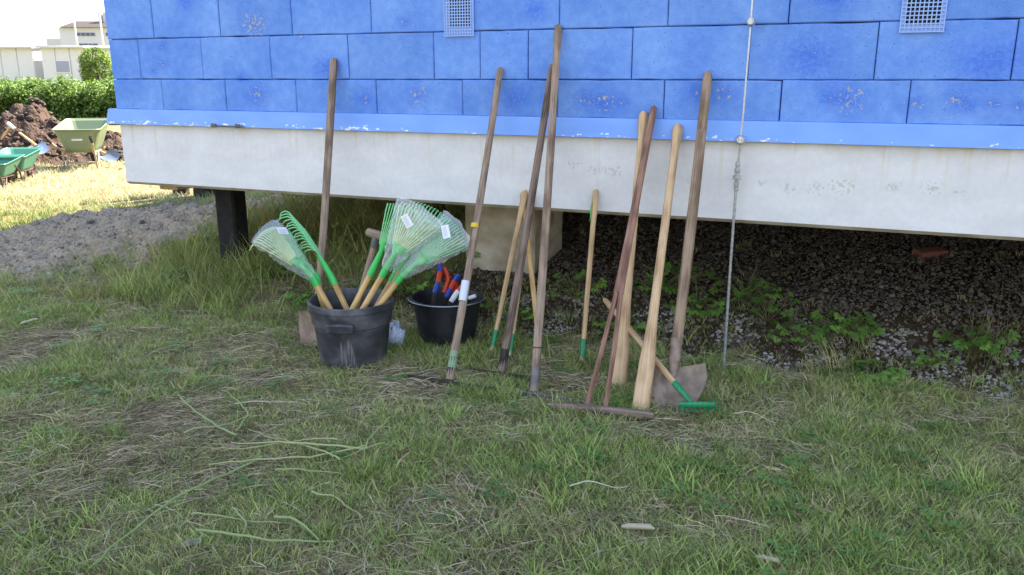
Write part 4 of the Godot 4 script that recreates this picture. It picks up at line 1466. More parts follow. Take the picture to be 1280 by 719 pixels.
# ------------------------------------------------------------------ far left
func wheelbarrow(label: String, at: Vector3, turn: float, tray_m: Material, frame_m: Material, sc := Vector3.ONE) -> void:
	var t := thing("wheelbarrow", label, "wheelbarrow", at, turn, "")
	t.scale = sc
	# x runs to the wheel; tray from handles (-x) to nose (+x)
	var rings := []
	var prof := [[0.25, -0.26, 0.22, 0.17], [0.30, -0.29, 0.27, 0.20], [0.58, -0.36, 0.46, 0.29], [0.60, -0.38, 0.49, 0.305]]
	for layer in 2:
		for q in prof:
			var ring := []
			var x0: float = q[1]
			var x1: float = q[2]
			var hw: float = q[3] - layer * 0.006
			var y: float = q[0] + (0.006 if layer == 1 else 0.0)
			if layer == 1:
				x0 += 0.006
				x1 -= 0.006
			var rc := 0.09
			for cidx in 4:
				var cx: float = (x1 - rc) if cidx in [0, 3] else (x0 + rc)
				var cz: float = (hw - rc) if cidx in [0, 1] else -(hw - rc)
				for k in 4:
					var an := PI * 0.5 * (cidx + k / 3.0)
					var lift: float = 0.16 * cx if q[0] > 0.5 else 0.06 * cx
					ring.append(Vector3(cx + cos(an) * rc, y + lift, cz + sin(an) * rc))
			rings.append(ring)
	var b := Mb.new()
	for layer in 2:
		var o := layer * 4
		for i in 3:
			for j in 16:
				var k := (j + 1) % 16
				var mid: Vector3 = (rings[o + i][j] + rings[o + i][k]) * 0.5
				var out := Vector3(mid.x - 0.05, -0.3, mid.z) * (1.0 if layer == 0 else -1.0)
				b.quad(rings[o + i][j], rings[o + i][k], rings[o + i + 1][k], rings[o + i + 1][j], out)
		var c := Vector3(-0.02, rings[o][0].y, 0)
		for j in 16:
			b.ftri(c, rings[o][j], rings[o][(j + 1) % 16], Vector3.UP if layer == 1 else Vector3.DOWN)
	obj("tray", b, tray_m, t)
	b = Mb.new()
	var rp: Array = rings[3].duplicate()
	rp.append(rings[3][0])
	var rr := []
	for q in rp:
		rr.append(0.011)
	b.tube(rp, rr, 6, false)
	obj("rim", b, tray_m, t)
	for sg in [-1.0, 1.0]:
		b = Mb.new()
		b.tube([Vector3(0.56, 0.17, sg * 0.06), Vector3(0.30, 0.225, sg * 0.14), Vector3(-0.25, 0.235, sg * 0.17), Vector3(-0.52, 0.36, sg * 0.24), Vector3(-0.72, 0.47, sg * 0.27)], [0.015, 0.015, 0.015, 0.015, 0.015], 8)
		obj("frame_tube", b, frame_m, t)
		b = Mb.new()
		b.tube([Vector3(-0.10, 0.235, sg * 0.19), Vector3(-0.20, 0.01, sg * 0.21), Vector3(-0.30, 0.01, sg * 0.21), Vector3(-0.33, 0.28, sg * 0.2)], [0.013, 0.013, 0.013, 0.013], 8)
		obj("leg", b, frame_m, t)
		b = Mb.new()
		b.tube([Vector3(-0.60, 0.405, sg * 0.255), Vector3(-0.74, 0.482, sg * 0.272)], [0.019, 0.019], 8)
		obj("grip", b, M.tyre, t)
		b = Mb.new()
		b.tube([Vector3(0.28, 0.27, sg * 0.2), Vector3(0.50, 0.18, sg * 0.07)], [0.012, 0.012], 6)
		obj("brace", b, frame_m, t)
	b = Mb.new()
	b.tube([Vector3(-0.24, 0.10, -0.205), Vector3(-0.24, 0.10, 0.205)], [0.01, 0.01], 6)
	obj("leg_stay", b, frame_m, t)
	b = Mb.new()
	var tp := []
	var tr := []
	for i in 25:
		var an := TAU * i / 24.0
		tp.append(Vector3(0.54 + cos(an) * 0.15, 0.19 + sin(an) * 0.15, 0))
		tr.append(0.038)
	b.tube(tp, tr, 10, false)
	var wh := obj("wheel", b, M.tyre, t)
	b = Mb.new()
	b.loft([Vector3(0.54, 0.19, -0.025), Vector3(0.54, 0.19, 0.025)], [0.12, 0.12], [0.12, 0.12], 20)
	b.bar(Vector3(0.54, 0.19, -0.07), Vector3(0.54, 0.19, 0.07), 0.012)
	obj("rim_disc", b, frame_m, wh)
	b = Mb.new()
	b.box(Transform3D(Basis(), Vector3(-0.325, 0.42, 0.0)), Vector3(0.012, 0.03, 0.14), 0.003)
	obj("maker_plate", b, M.shed_white, t)

func heap_h(x: float, z: float) -> float:
	var h := 0.0
	for q in [[-7.5, -12.9, 1.1, 0.86], [-8.6, -12.6, 1.0, 0.8], [-6.5, -13.2, 0.85, 0.42], [-9.9, -12.8, 1.1, 0.7], [-5.6, -13.3, 0.8, 0.30]]:
		var d: float = Vector2(x - q[0], (z - q[1]) * 1.05).length() / q[2]
		h = maxf(h, q[3] * clampf(1.15 - d, 0.0, 1.0))
	if h <= 0.0:
		return -0.12
	return h * (1.0 + 0.25 * noise_mid.get_noise_2d(x * 1.2, z * 1.2)) + noise_hi.get_noise_2d(x, z) * 0.07 - 0.05

func spade_on_heap(label: String, top: Vector3, foot: Vector3, grip_white: bool, blade_up: bool) -> void:
	var t := thing("spade", label, "spade", foot)
	var e := top - foot
	var dn := e.normalized()
	var b := Mb.new()
	b.tube([dn * 0.0, e], [0.02, 0.02], 8)
	obj("shaft", b, M.wood_tan, t)
	var side := Vector3(0.5, 0.4, 0.75).cross(dn).normalized()
	if blade_up:
		obj("blade", blade_sheet(e * 0.96, dn, side, 0.22, 0.26, 0.02, 0.12, Color.WHITE), M.spade_blue, t)
	if grip_white:
		b = Mb.new()
		b.tube([e - side * 0.06, e, e + side * 0.06], [0.022, 0.026, 0.022], 8)
		obj("grip", b, M.white_grip, t)

func leaf_clump(n: int, spread: float, size: float, sd: int) -> ArrayMesh:
	var r := RandomNumberGenerator.new()
	r.seed = sd
	var b := Mb.new()
	for i in n:
		var p := Vector3(r.randf_range(-1, 1), r.randf_range(-1, 1), r.randf_range(-1, 1))
		if p.length() > 1.0:
			p = p.normalized() * r.randf()
		p *= spread
		var dir := Vector3(r.randf_range(-1, 1), r.randf_range(-0.7, 0.5), r.randf_range(-1, 1)).normalized()
		var up := Vector3(r.randf_range(-0.7, 0.7), 1, r.randf_range(-0.7, 0.7)).normalized()
		var side := dir.cross(up).normalized()
		up = side.cross(dir)
		var L := size * r.randf_range(0.7, 1.3)
		var k := r.randf_range(0.75, 1.2)
		b.col = Color(k, k, k)
		var a := p
		var m1 := p + dir * L * 0.45 + side * L * 0.27
		var m2 := p + dir * L * 0.45 - side * L * 0.27
		var c := p + dir * L * 0.5 + up * L * 0.06
		var e := p + dir * L - up * L * 0.1
		b.tri(a, m1, c, up, up, up)
		b.tri(a, c, m2, up, up, up)
		b.tri(c, m1, e, up, up, up)
		b.tri(c, e, m2, up, up, up)
	return b.mesh()

func make_far() -> void:
	# heap of dug soil
	var b := height_sheet(-11.5, -4.4, -15.0, -11.0, 90, heap_h, gh)
	var o := obj("soil_heap", b, M.heap_soil)
	tag(o, "heap of dark brown dug soil behind the wheelbarrows", "soil heap")
	var xf := []
	var cc := []
	for i in 1500:
		var x := rf(-10.5, -4.8)
		var z := rf(-14.3, -11.4)
		var h := heap_h(x, z)
		if h < 0.02 and rng.randf() > 0.08:
			continue
		var s := rf(0.02, 0.075)
		xf.append(Transform3D(Basis(Vector3(rf(-1, 1), rf(-1, 1), rf(-1, 1)).normalized(), rf(0, TAU)).scaled(Vector3(s, s * rf(0.6, 1), s)), Vector3(x, gh(x, z) + maxf(h, 0.0), z)))
		var k := rf(0.6, 1.3)
		cc.append(Color(0.055 * k, 0.038 * k, 0.028 * k))
	stuff("soil_clods", pebble(3), M.stone, xf, cc, "loose clods scattered over the brown soil heap", "soil clods")
	spade_on_heap("spade with blue-grey blade lying on the slope of the soil heap", Vector3(-6.95, 0.335, -12.05), Vector3(-7.35, 0.50, -12.35), false, true)
	spade_on_heap("spade stuck in the soil heap with a white grip on top", Vector3(-7.31, 0.62, -12.1), Vector3(-7.75, 0.22, -12.3), true, false)
	spade_on_heap("pale spade leaning beside the sunlit wheelbarrow, next to the building corner", Vector3(-6.05, 0.20, -12.25), Vector3(-6.42, 0.30, -12.45), false, true)
	wheelbarrow("olive green wheelbarrow standing beside the building corner in the sun", at_ground(-6.08, -11.72), 1.80, M.barrow_green, M.barrow_frame, Vector3(1.0, 1.0, 1.0))
	wheelbarrow("teal green wheelbarrow nearest the camera at the picture's left edge", at_ground(-6.03, -9.55), 1.72, M.barrow_teal, M.barrow_brown, Vector3(0.72, 0.52, 0.72))
	wheelbarrow("teal green wheelbarrow tucked close behind the nearest one", at_ground(-6.12, -10.1), 1.70, M.barrow_teal, M.barrow_brown, Vector3(0.72, 0.58, 0.72))
	# nettle hedge
	var lm := leaf_clump(46, 0.26, 0.11, 3)
	xf = []
	cc = []
	for i in 2600:
		var x := rf(-22.0, -8.5)
		var z := rf(-26.6, -24.0)
		var topy := 1.06 + noise_lo.get_noise_2d(x * 2.0, z) * 0.25 + 0.10 * noise_mid.get_noise_2d(x, z)
		var y := topy * pow(rng.randf(), 0.6)
		xf.append(Transform3D(Basis(Vector3.UP, rf(0, TAU)) * Basis(Vector3.RIGHT, rf(-0.4, 0.4)).scaled(Vector3.ONE * rf(0.7, 1.2)), Vector3(x, y, z)))
		var k := rf(0.7, 1.25)
		cc.append(Color(0.12 * k, 0.22 * k, 0.045 * k).lerp(Color(0.22, 0.28, 0.07), 0.4 * rng.randf()))
	var hd := thing("hedge", "dense green nettle hedge running behind the soil heap", "hedge", Vector3(-15, 0, -25))
	var hx := []
	for q in xf:
		hx.append(q.translated(Vector3(15, 0, 25)))
	stuff("foliage", lm, M.leaf_green, hx, cc, "", "", hd)
	b = Mb.new()
	for i in 160:
		var p := Vector3(rf(-6.6, 6.4), 0, rf(-1.4, 0.9))
		b.tube([p, p + Vector3(rf(-0.1, 0.1), 0.6, rf(-0.1, 0.1)), p + Vector3(rf(-0.2, 0.2), 1.2, rf(-0.2, 0.2))], [0.008, 0.007, 0.004], 5)
	obj("stems", b, M.bark, hd).set_meta("kind", "stuff")
	# round bush tree
	var tr := thing("small_tree", "round bright green bush in front of the white house", "tree", Vector3(-19.7, 0, -40.0))
	b = Mb.new()
	b.tube([Vector3(0, -0.1, 0), Vector3(0.04, 0.6, 0), Vector3(0, 1.3, 0.05), Vector3(0.1, 2.0, 0)], [0.09, 0.075, 0.055, 0.02], 8)
	for i in 6:
		var an := TAU * i / 6.0
		b.tube([Vector3(0.02, 0.7 + 0.12 * i, 0), Vector3(cos(an) * 0.45, 1.3 + 0.12 * i, sin(an) * 0.45)], [0.035, 0.012], 6)
	obj("trunk", b, M.bark, tr)
	xf = []
	cc = []
	for i in 420:
		var d := Vector3(rf(-1, 1), rf(-1, 1), rf(-1, 1))
		if d.length() > 1.0:
			continue
		d = d.normalized() * pow(d.length(), 0.4)
		xf.append(Transform3D(Basis(Vector3.UP, rf(0, TAU)).scaled(Vector3.ONE * rf(0.6, 1.0)), Vector3(d.x * 0.72, 1.72 + d.y * 0.95, d.z * 0.72)))
		var k := rf(0.75, 1.25)
		cc.append(Color(0.17 * k, 0.26 * k, 0.05 * k))
	stuff("crown", lm, M.leaf_green, xf, cc, "", "", tr)
	# white sheds and the house
	shed("white corrugated shed with a square window, left of the bright bush", Vector3(-25.45, 0, -48.0), 2.45, 2.95, M.shed_grey, true)
	shed("pale shed at the picture's left edge beyond the hedge", Vector3(-29.2, 0, -48.4), 3.7, 2.95, M.shed_grey, false)
	shed("small white shed half hidden behind the round bush", Vector3(-22.6, 0, -48.2), 2.9, 2.9, M.shed_white, true)
	house()
	for q in [[-40.95, -80.0, 9.2], [-38.5, -80.0, 9.6]]:
		var p := thing("pole", "thin pale mast in front of the white house, %s" % ("the farther from the blue building" if q[0] < -40 else "the nearer to the blue building"), "mast", Vector3(q[0], 0, q[1]))
		b = Mb.new()
		b.tube([Vector3(0, 0, 0), Vector3(0, q[2], 0)], [0.10, 0.06], 8)
		obj("shaft", b, M.shed_white, p)
		b = Mb.new()
		b.tube([Vector3(-0.25, q[2] - 0.6, 0), Vector3(0.25, q[2] - 0.6, 0)], [0.06, 0.06], 6)
		obj("arm", b, M.shed_white, p)
	# dark fence posts beyond the corner
	for q in [[-3.66, -9.0, 0.075, "dark timber post near the spoil mound, left of its twin"], [-3.38, -8.9, 0.09, "dark timber post near the spoil mound, right of its twin"]]:
		var p := thing("timber_post", q[3], "post", at_ground(q[0], q[1]))
		b = Mb.new()
		var rr: float = q[2]
		b.loft([Vector3(0, -0.1, 0), Vector3(0, 0.02, 0), Vector3(0.0, 0.3, 0), Vector3(0, 1.0, 0)], [rr * 1.25, rr * 1.1, rr, rr], [rr, rr, rr, rr], 10, [0.5, 0.5, 0.5, 0.5])
		obj("shaft", b, M.black_post, p)
		b = Mb.new()
		b.lathe([Vector2(rr * 1.02, 0.995), Vector2(rr * 1.02, 1.02), Vector2(0.0, 1.05)], 10)
		obj("cap", b, M.iron_grey, p)

func fallen_rails() -> void:
	for q in [[-3.3, -2.9, -2.0, -3.1, 0.10, "thin pale rail lying level in the long grass behind the black post"], [-3.0, -2.3, -2.1, -2.0, 0.12, "thin pale branch sloping through the long grass behind the shovel handle"]]:
		var a := wl(q[0], 0, q[1])
		var e := wl(q[2], 0, q[3])
		var t := thing("fallen_rail", q[5], "rail", at_ground(a.x, a.z))
		var b := Mb.new()
		var d := at_ground(e.x, e.z, q[4] + 0.05) - t.position
		b.tube([Vector3(0, q[4], 0), Vector3(0, q[4], 0).lerp(d, 0.4) + Vector3(0, 0.02, 0), d], [0.010, 0.009, 0.006], 8)
		obj("rail", b, M.wood_pale, t)

func shed(label: String, at: Vector3, w: float, h: float, m: Material, win: bool) -> void:
	var t := thing("shed", label, "shed", at)
	var b := Mb.new()
	b.box(Transform3D(Basis(), Vector3(0, h * 0.5, -1.5)), Vector3(w, h, 3.0))
	var n := int(w / 0.8)
	for i in n:
		b.box(Transform3D(Basis(), Vector3(-w * 0.5 + (i + 0.5) * w / n, h * 0.5, 0.02)), Vector3(w / n * 0.94, h - 0.05, 0.05))
	obj("wall", b, m, t)
	b = Mb.new()
	b.box(Transform3D(Basis(Vector3.RIGHT, 0.04), Vector3(0, h + 0.08, -1.4)), Vector3(w + 0.25, 0.1, 3.4))
	obj("roof", b, M.house_grey, t)
	if win:
		b = Mb.new()
		b.box(Transform3D(Basis(), Vector3(-0.05, 1.9, 0.06)), Vector3(0.86, 0.72, 0.08))
		var wn := obj("window", b, M.shed_white, t)
		b = Mb.new()
		b.box(Transform3D(Basis(), Vector3(-0.05, 1.9, 0.105)), Vector3(0.74, 0.60, 0.02))
		obj("pane", b, M.window_pale, wn)

func house() -> void:
	var t := thing("house", "white two storey house with brown roof on the horizon", "house", Vector3(-43, 0, -90))
	var b := Mb.new()
	b.box(Transform3D(Basis(), Vector3(3.0, 3.2, -4)), Vector3(15.6, 6.4, 8))
	obj("wall", b, M.house_white, t)
	b = Mb.new()
	b.box(Transform3D(Basis(), Vector3(-5.7, 2.65, -3.5)), Vector3(1.7, 5.3, 6))
	b.box(Transform3D(Basis(), Vector3(-7.2, 2.3, -3.5)), Vector3(1.2, 4.6, 6))
	obj("annex", b, M.house_grey, t)
	b = Mb.new()
	var y0 := 6.42
	var y1 := 7.25
	b.quad(Vector3(-4.6, y0, 0.4), Vector3(11.2, y0, 0.4), Vector3(11.0, y1, -3.0), Vector3(-4.4, y1, -3.0), Vector3(0, 1, 0.6))
	b.quad(Vector3(-4.6, y0, -8.4), Vector3(11.2, y0, -8.4), Vector3(11.0, y1, -3.0), Vector3(-4.4, y1, -3.0), Vector3(0, 1, -0.6))
	b.ftri(Vector3(-4.6, y0, 0.4), Vector3(-4.6, y0, -8.4), Vector3(-4.4, y1, -3.0), Vector3.LEFT)
	b.ftri(Vector3(11.2, y0, 0.4), Vector3(11.2, y0, -8.4), Vector3(11.0, y1, -3.0), Vector3.RIGHT)
	b.quad(Vector3(-4.6, y0 - 0.01, 0.4), Vector3(11.2, y0 - 0.01, 0.4), Vector3(11.2, y0 - 0.01, -8.4), Vector3(-4.6, y0 - 0.01, -8.4), Vector3.DOWN)
	var rf_ := obj("roof", b, M.roof_brown, t)
	for q in [-1.4, -0.9]:
		b = Mb.new()
		b.box(Transform3D(Basis(), Vector3(q, 7.5, -2.5)), Vector3(0.35, 1.1, 0.5))
		obj("chimney", b, M.house_grey, rf_)
	for q in [[-2.0, 5.72, 1.95, 0.36, 4], [0.6, 5.72, 1.0, 0.36, 2], [-1.85, 4.62, 1.95, 0.36, 4], [-4.0, 3.95, 1.3, 0.5, 1], [0.55, 3.95, 0.9, 0.55, 1], [4.0, 5.72, 1.95, 0.36, 4], [4.0, 4.62, 1.95, 0.36, 4]]:
		b = Mb.new()
		b.box(Transform3D(Basis(), Vector3(q[0], q[1], 0.03)), Vector3(q[2], q[3], 0.08))
		var wn := obj("window", b, M.window_pale if q[4] > 1 else M.house_grey, t)
		for k in int(q[4]):
			b = Mb.new()
			var pw: float = q[2] / q[4]
			b.box(Transform3D(Basis(), Vector3(q[0] - q[2] * 0.5 + (k + 0.5) * pw, q[1], 0.08)), Vector3(pw - 0.1, q[3] - 0.1, 0.03))
			obj("pane", b, M.window_dark, wn)

# ------------------------------------------------------------------ plants, stones, grass
func pebble(sd: int) -> ArrayMesh:
	var r := RandomNumberGenerator.new()
	r.seed = sd
	var f := fnoise(sd, 0.6, 2)
	var g := []
	for i in 5:
		var row := PackedVector3Array()
		for j in 7:
			var ph := PI * i / 4.0
			var th := TAU * (j % 6) / 6.0 + i * 0.3
			var d := Vector3(sin(ph) * cos(th), cos(ph), sin(ph) * sin(th))
			row.append(d * (1.0 + 0.45 * f.get_noise_3d(d.x * 2.0, d.y * 2.0, d.z * 2.0)) * Vector3(1.0, 0.7, 0.8))
		g.append(row)
	var b := Mb.new()
	for i in 4:
		for j in 6:
			var c: Vector3 = (g[i][j] + g[i + 1][j + 1]) * 0.5
			b.ftri(g[i][j], g[i + 1][j], g[i + 1][j + 1], c)
			b.ftri(g[i][j], g[i + 1][j + 1], g[i][j + 1], c)
	return b.mesh()

func clump(n: int, hmin: float, hmax: float, spread: float, width: float, lean: float, sd: int, lying := 0.0) -> ArrayMesh:
	var r := RandomNumberGenerator.new()
	r.seed = sd
	var b := Mb.new()
	for i in n:
		var an := r.randf() * TAU
		var rad := spread * sqrt(r.randf())
		var p := Vector3(cos(an) * rad, -0.004, sin(an) * rad)
		var ln := r.randf_range(hmin, hmax)
		var da := r.randf() * TAU
		var out := Vector3(cos(da), 0, sin(da))
		var le := lean * r.randf_range(0.2, 1.0)
		var dir := (Vector3.UP * (1.0 - lying) + out * (le + lying)).normalized()
		var dr := r.randf_range(0.2, 0.9) * lean
		var fa := r.randf() * TAU
		var side := dir.cross(Vector3(cos(fa), 0.3, sin(fa))).normalized()
		var w := width * r.randf_range(0.6, 1.2)
		var k := r.randf_range(0.5, 1.4)
		var y := r.randf_range(0.9, 1.15)
		b.col = Color(k * y, k, k * r.randf_range(0.8, 1.1))
		var segs := 3
		var prev := p
		var pw := w
		var cur_dir := dir
		for sgm in segs:
			var q := prev + cur_dir * ln / segs
			if lying > 0.5:
				q.y = maxf(q.y, 0.002)
			var nw := w * (0.9 if sgm == 0 else (0.6 if sgm == 1 else 0.0))
			var nn := side.cross(cur_dir).normalized()
			if nn.y < 0.0:
				nn = -nn
			nn = (nn + Vector3.UP * 0.4).normalized()
			b.tri(prev - side * pw, prev + side * pw, q + side * nw, nn, nn, nn)
			if nw > 0.0:
				b.tri(prev - side * pw, q + side * nw, q - side * nw, nn, nn, nn)
			prev = q
			pw = nw
			cur_dir = (cur_dir + out * dr * 0.7 - Vector3.UP * dr * 0.45).normalized()
	return b.mesh()

func rosette(sd: int) -> ArrayMesh:
	var r := RandomNumberGenerator.new()
	r.seed = sd
	var b := Mb.new()
	for i in 9:
		var an := r.randf() * TAU
		var p := Vector3(cos(an), 0, sin(an)) * r.randf_range(0.005, 0.045) + Vector3(0, r.randf_range(0.012, 0.04), 0)
		for k in 3:
			var a2 := an + TAU * k / 3.0
			var d := Vector3(cos(a2), r.randf_range(-0.2, 0.3), sin(a2)).normalized()
			var s := d.cross(Vector3.UP).normalized()
			var l := r.randf_range(0.010, 0.017)
			var kk := r.randf_range(0.8, 1.2)
			b.col = Color(kk, kk, kk)
			b.tri(p, p + d * l * 0.7 + s * l * 0.45, p + d * l, Vector3.UP, Vector3.UP, Vector3.UP)
			b.tri(p, p + d * l, p + d * l * 0.7 - s * l * 0.45, Vector3.UP, Vector3.UP, Vector3.UP)
	return b.mesh()

func lobed_leaf(sd: int) -> ArrayMesh:
	# palmate leaf cut into five lobes, each with side teeth; unit radius, lying in xz, growing towards +x
	var r := RandomNumberGenerator.new()
	r.seed = sd
	var b := Mb.new()
	for i in 5:
		var a := (i - 2) * 0.62 + r.randf_range(-0.06, 0.06)
		var L := (1.0 - 0.09 * absf(i - 2)) * r.randf_range(0.9, 1.08)
		var d := Vector3(cos(a), 0, sin(a))
		var s := Vector3(-sin(a), 0, cos(a))
		var k := r.randf_range(0.88, 1.1)
		b.col = Color(k, k, k)
		var pts := []
		for q in [[0.0, 0.0], [0.30, 0.04], [0.46, 0.12], [0.60, 0.27], [0.64, 0.10], [0.82, 0.19], [0.85, 0.07], [1.0, 0.0]]:
			pts.append(q)
		var cen := PackedVector3Array()
		for q in pts:
			cen.append(d * L * q[0] + Vector3(0, 0.16 * q[0] - 0.22 * q[0] * q[0], 0))
		for sg in [-1.0, 1.0]:
			for j in pts.size() - 1:
				var o0: Vector3 = cen[j] + s * sg * L * pts[j][1] + Vector3(0, 0.12 * pts[j][1], 0)
				var o1: Vector3 = cen[j + 1] + s * sg * L * pts[j + 1][1] + Vector3(0, 0.12 * pts[j + 1][1], 0)
				var up: Vector3 = (Vector3.UP - s * sg * 0.25).normalized()
				if j > 0:
					b.tri(cen[j], o0, o1, up, up, up)
				b.tri(cen[j], o1, cen[j + 1], up, up, up)
	return b.mesh()

func weed(label: String, at: Vector3, n: int, rad: float, h: float, size: float, flowers: int, tone: Color, leaves: Array) -> void:
	var t := thing("cranesbill_plant", label, "plant", at)
	var st := Mb.new()
	n = int(n * 1.9)
	for i in n:
		var an := TAU * i / n * 3.7 + rf(-0.3, 0.3)
		var rr := rad * sqrt((i + 0.5) / n)
		var y := h * rf(0.45, 1.0) * (1.0 - 0.35 * rr / rad)
		var tip := Vector3(cos(an) * rr, y, sin(an) * rr)
		st.tube([Vector3(0, 0, 0), tip * 0.55 + Vector3(0, y * 0.2, 0), tip], [0.002, 0.0016, 0.0013], 4, false)
		var o := put("leaf", leaves[i % leaves.size()], M["leaf_%d" % (i % 3)], t)
		var sc := size * rf(0.55, 1.15)
		var out := Vector3(cos(an), 0, sin(an))
		var bs := Basis(Vector3.UP, -an + rf(-0.5, 0.5)) * Basis(Vector3.FORWARD, rf(0.0, 0.6)) * Basis(Vector3.RIGHT, rf(-0.45, 0.75))
		o.transform = Transform3D(bs.scaled(Vector3.ONE * sc), tip - out * sc * 0.3)
	for i in flowers:
		var an := rf(0, TAU)
		var tip := Vector3(cos(an) * rad * rf(0.2, 0.9), h * rf(0.9, 1.35), sin(an) * rad * rf(0.2, 0.9))
		st.tube([Vector3(0, 0, 0), tip * 0.5 + Vector3(0, h * 0.2, 0), tip], [0.0016, 0.0012, 0.001], 4, false)
		var b := Mb.new()
		for k in 5:
			var a2 := TAU * k / 5.0
			var d := Vector3(cos(a2), 0.35, sin(a2)).normalized()
			var s := d.cross(Vector3.UP).normalized()
			b.tri(Vector3.ZERO, d * 0.009 + s * 0.004, d * 0.009 - s * 0.004, Vector3.UP, Vector3.UP, Vector3.UP)
		obj("flower", b, M.pink_petal, t, tip)
	st.col = tone
	obj("stem", st, M.leaf_stem, t)

func lawn_density(x: float, z: float) -> float:
	var q := sw(x, z)
	if mound_h(x, z) > 0.045 + 0.10 * noise_mid.get_noise_2d(x * 1.5, z * 1.5):
		return 0.05 * smoothstep(-0.1, 0.3, noise_mid.get_noise_2d(x * 1.1, z * 1.1))
	var g := gravelly(q.x, q.y)
	var n := noise_lo.get_noise_2d(x * 1.7 + 4.0, z * 1.7) * 0.9 + noise_mid.get_noise_2d(x * 0.9, z * 0.9 + 7.0) * 0.7
	var d := smoothstep(-0.76, 0.46, n + 0.05 + 0.10 * smoothstep(-0.5, 0.8, x))
	# worn, dry places
	for p in [[-1.35, -3.75, 0.5, 0.8], [-0.55, -2.95, 0.3, 0.4], [-0.95, -2.55, 0.45, 0.5], [0.70, -2.75, 0.25, 0.5], [-1.2, -2.15, 0.4, 0.4], [-2.0, -4.2, 0.5, 0.35], [-4.9, -7.9, 0.9, 0.9], [-1.9, -3.0, 0.35, 0.5], [-0.3, -2.2, 0.3, 0.4], [0.55, -2.2, 0.2, 0.5], [0.62, -2.90, 0.15, 0.97], [-1.7, -2.5, 0.3, 0.5], [1.3, -2.6, 0.25, 0.5], [-0.1, -2.75, 0.25, 0.4], [1.0, -3.1, 0.25, 0.4]]:
		var dd: float = Vector2(x - p[0], z - p[1]).length() / p[2]
		d *= 1.0 - p[3] * exp(-dd * dd * 1.4)
	d = lerpf(d, 1.0, 0.35 * smoothstep(0.2, 1.2, x) * smoothstep(-3.4, -2.6, z))
	return d * (1.0 - lerpf(0.90, 0.995, smoothstep(-0.3, -0.7, q.y)) * g)

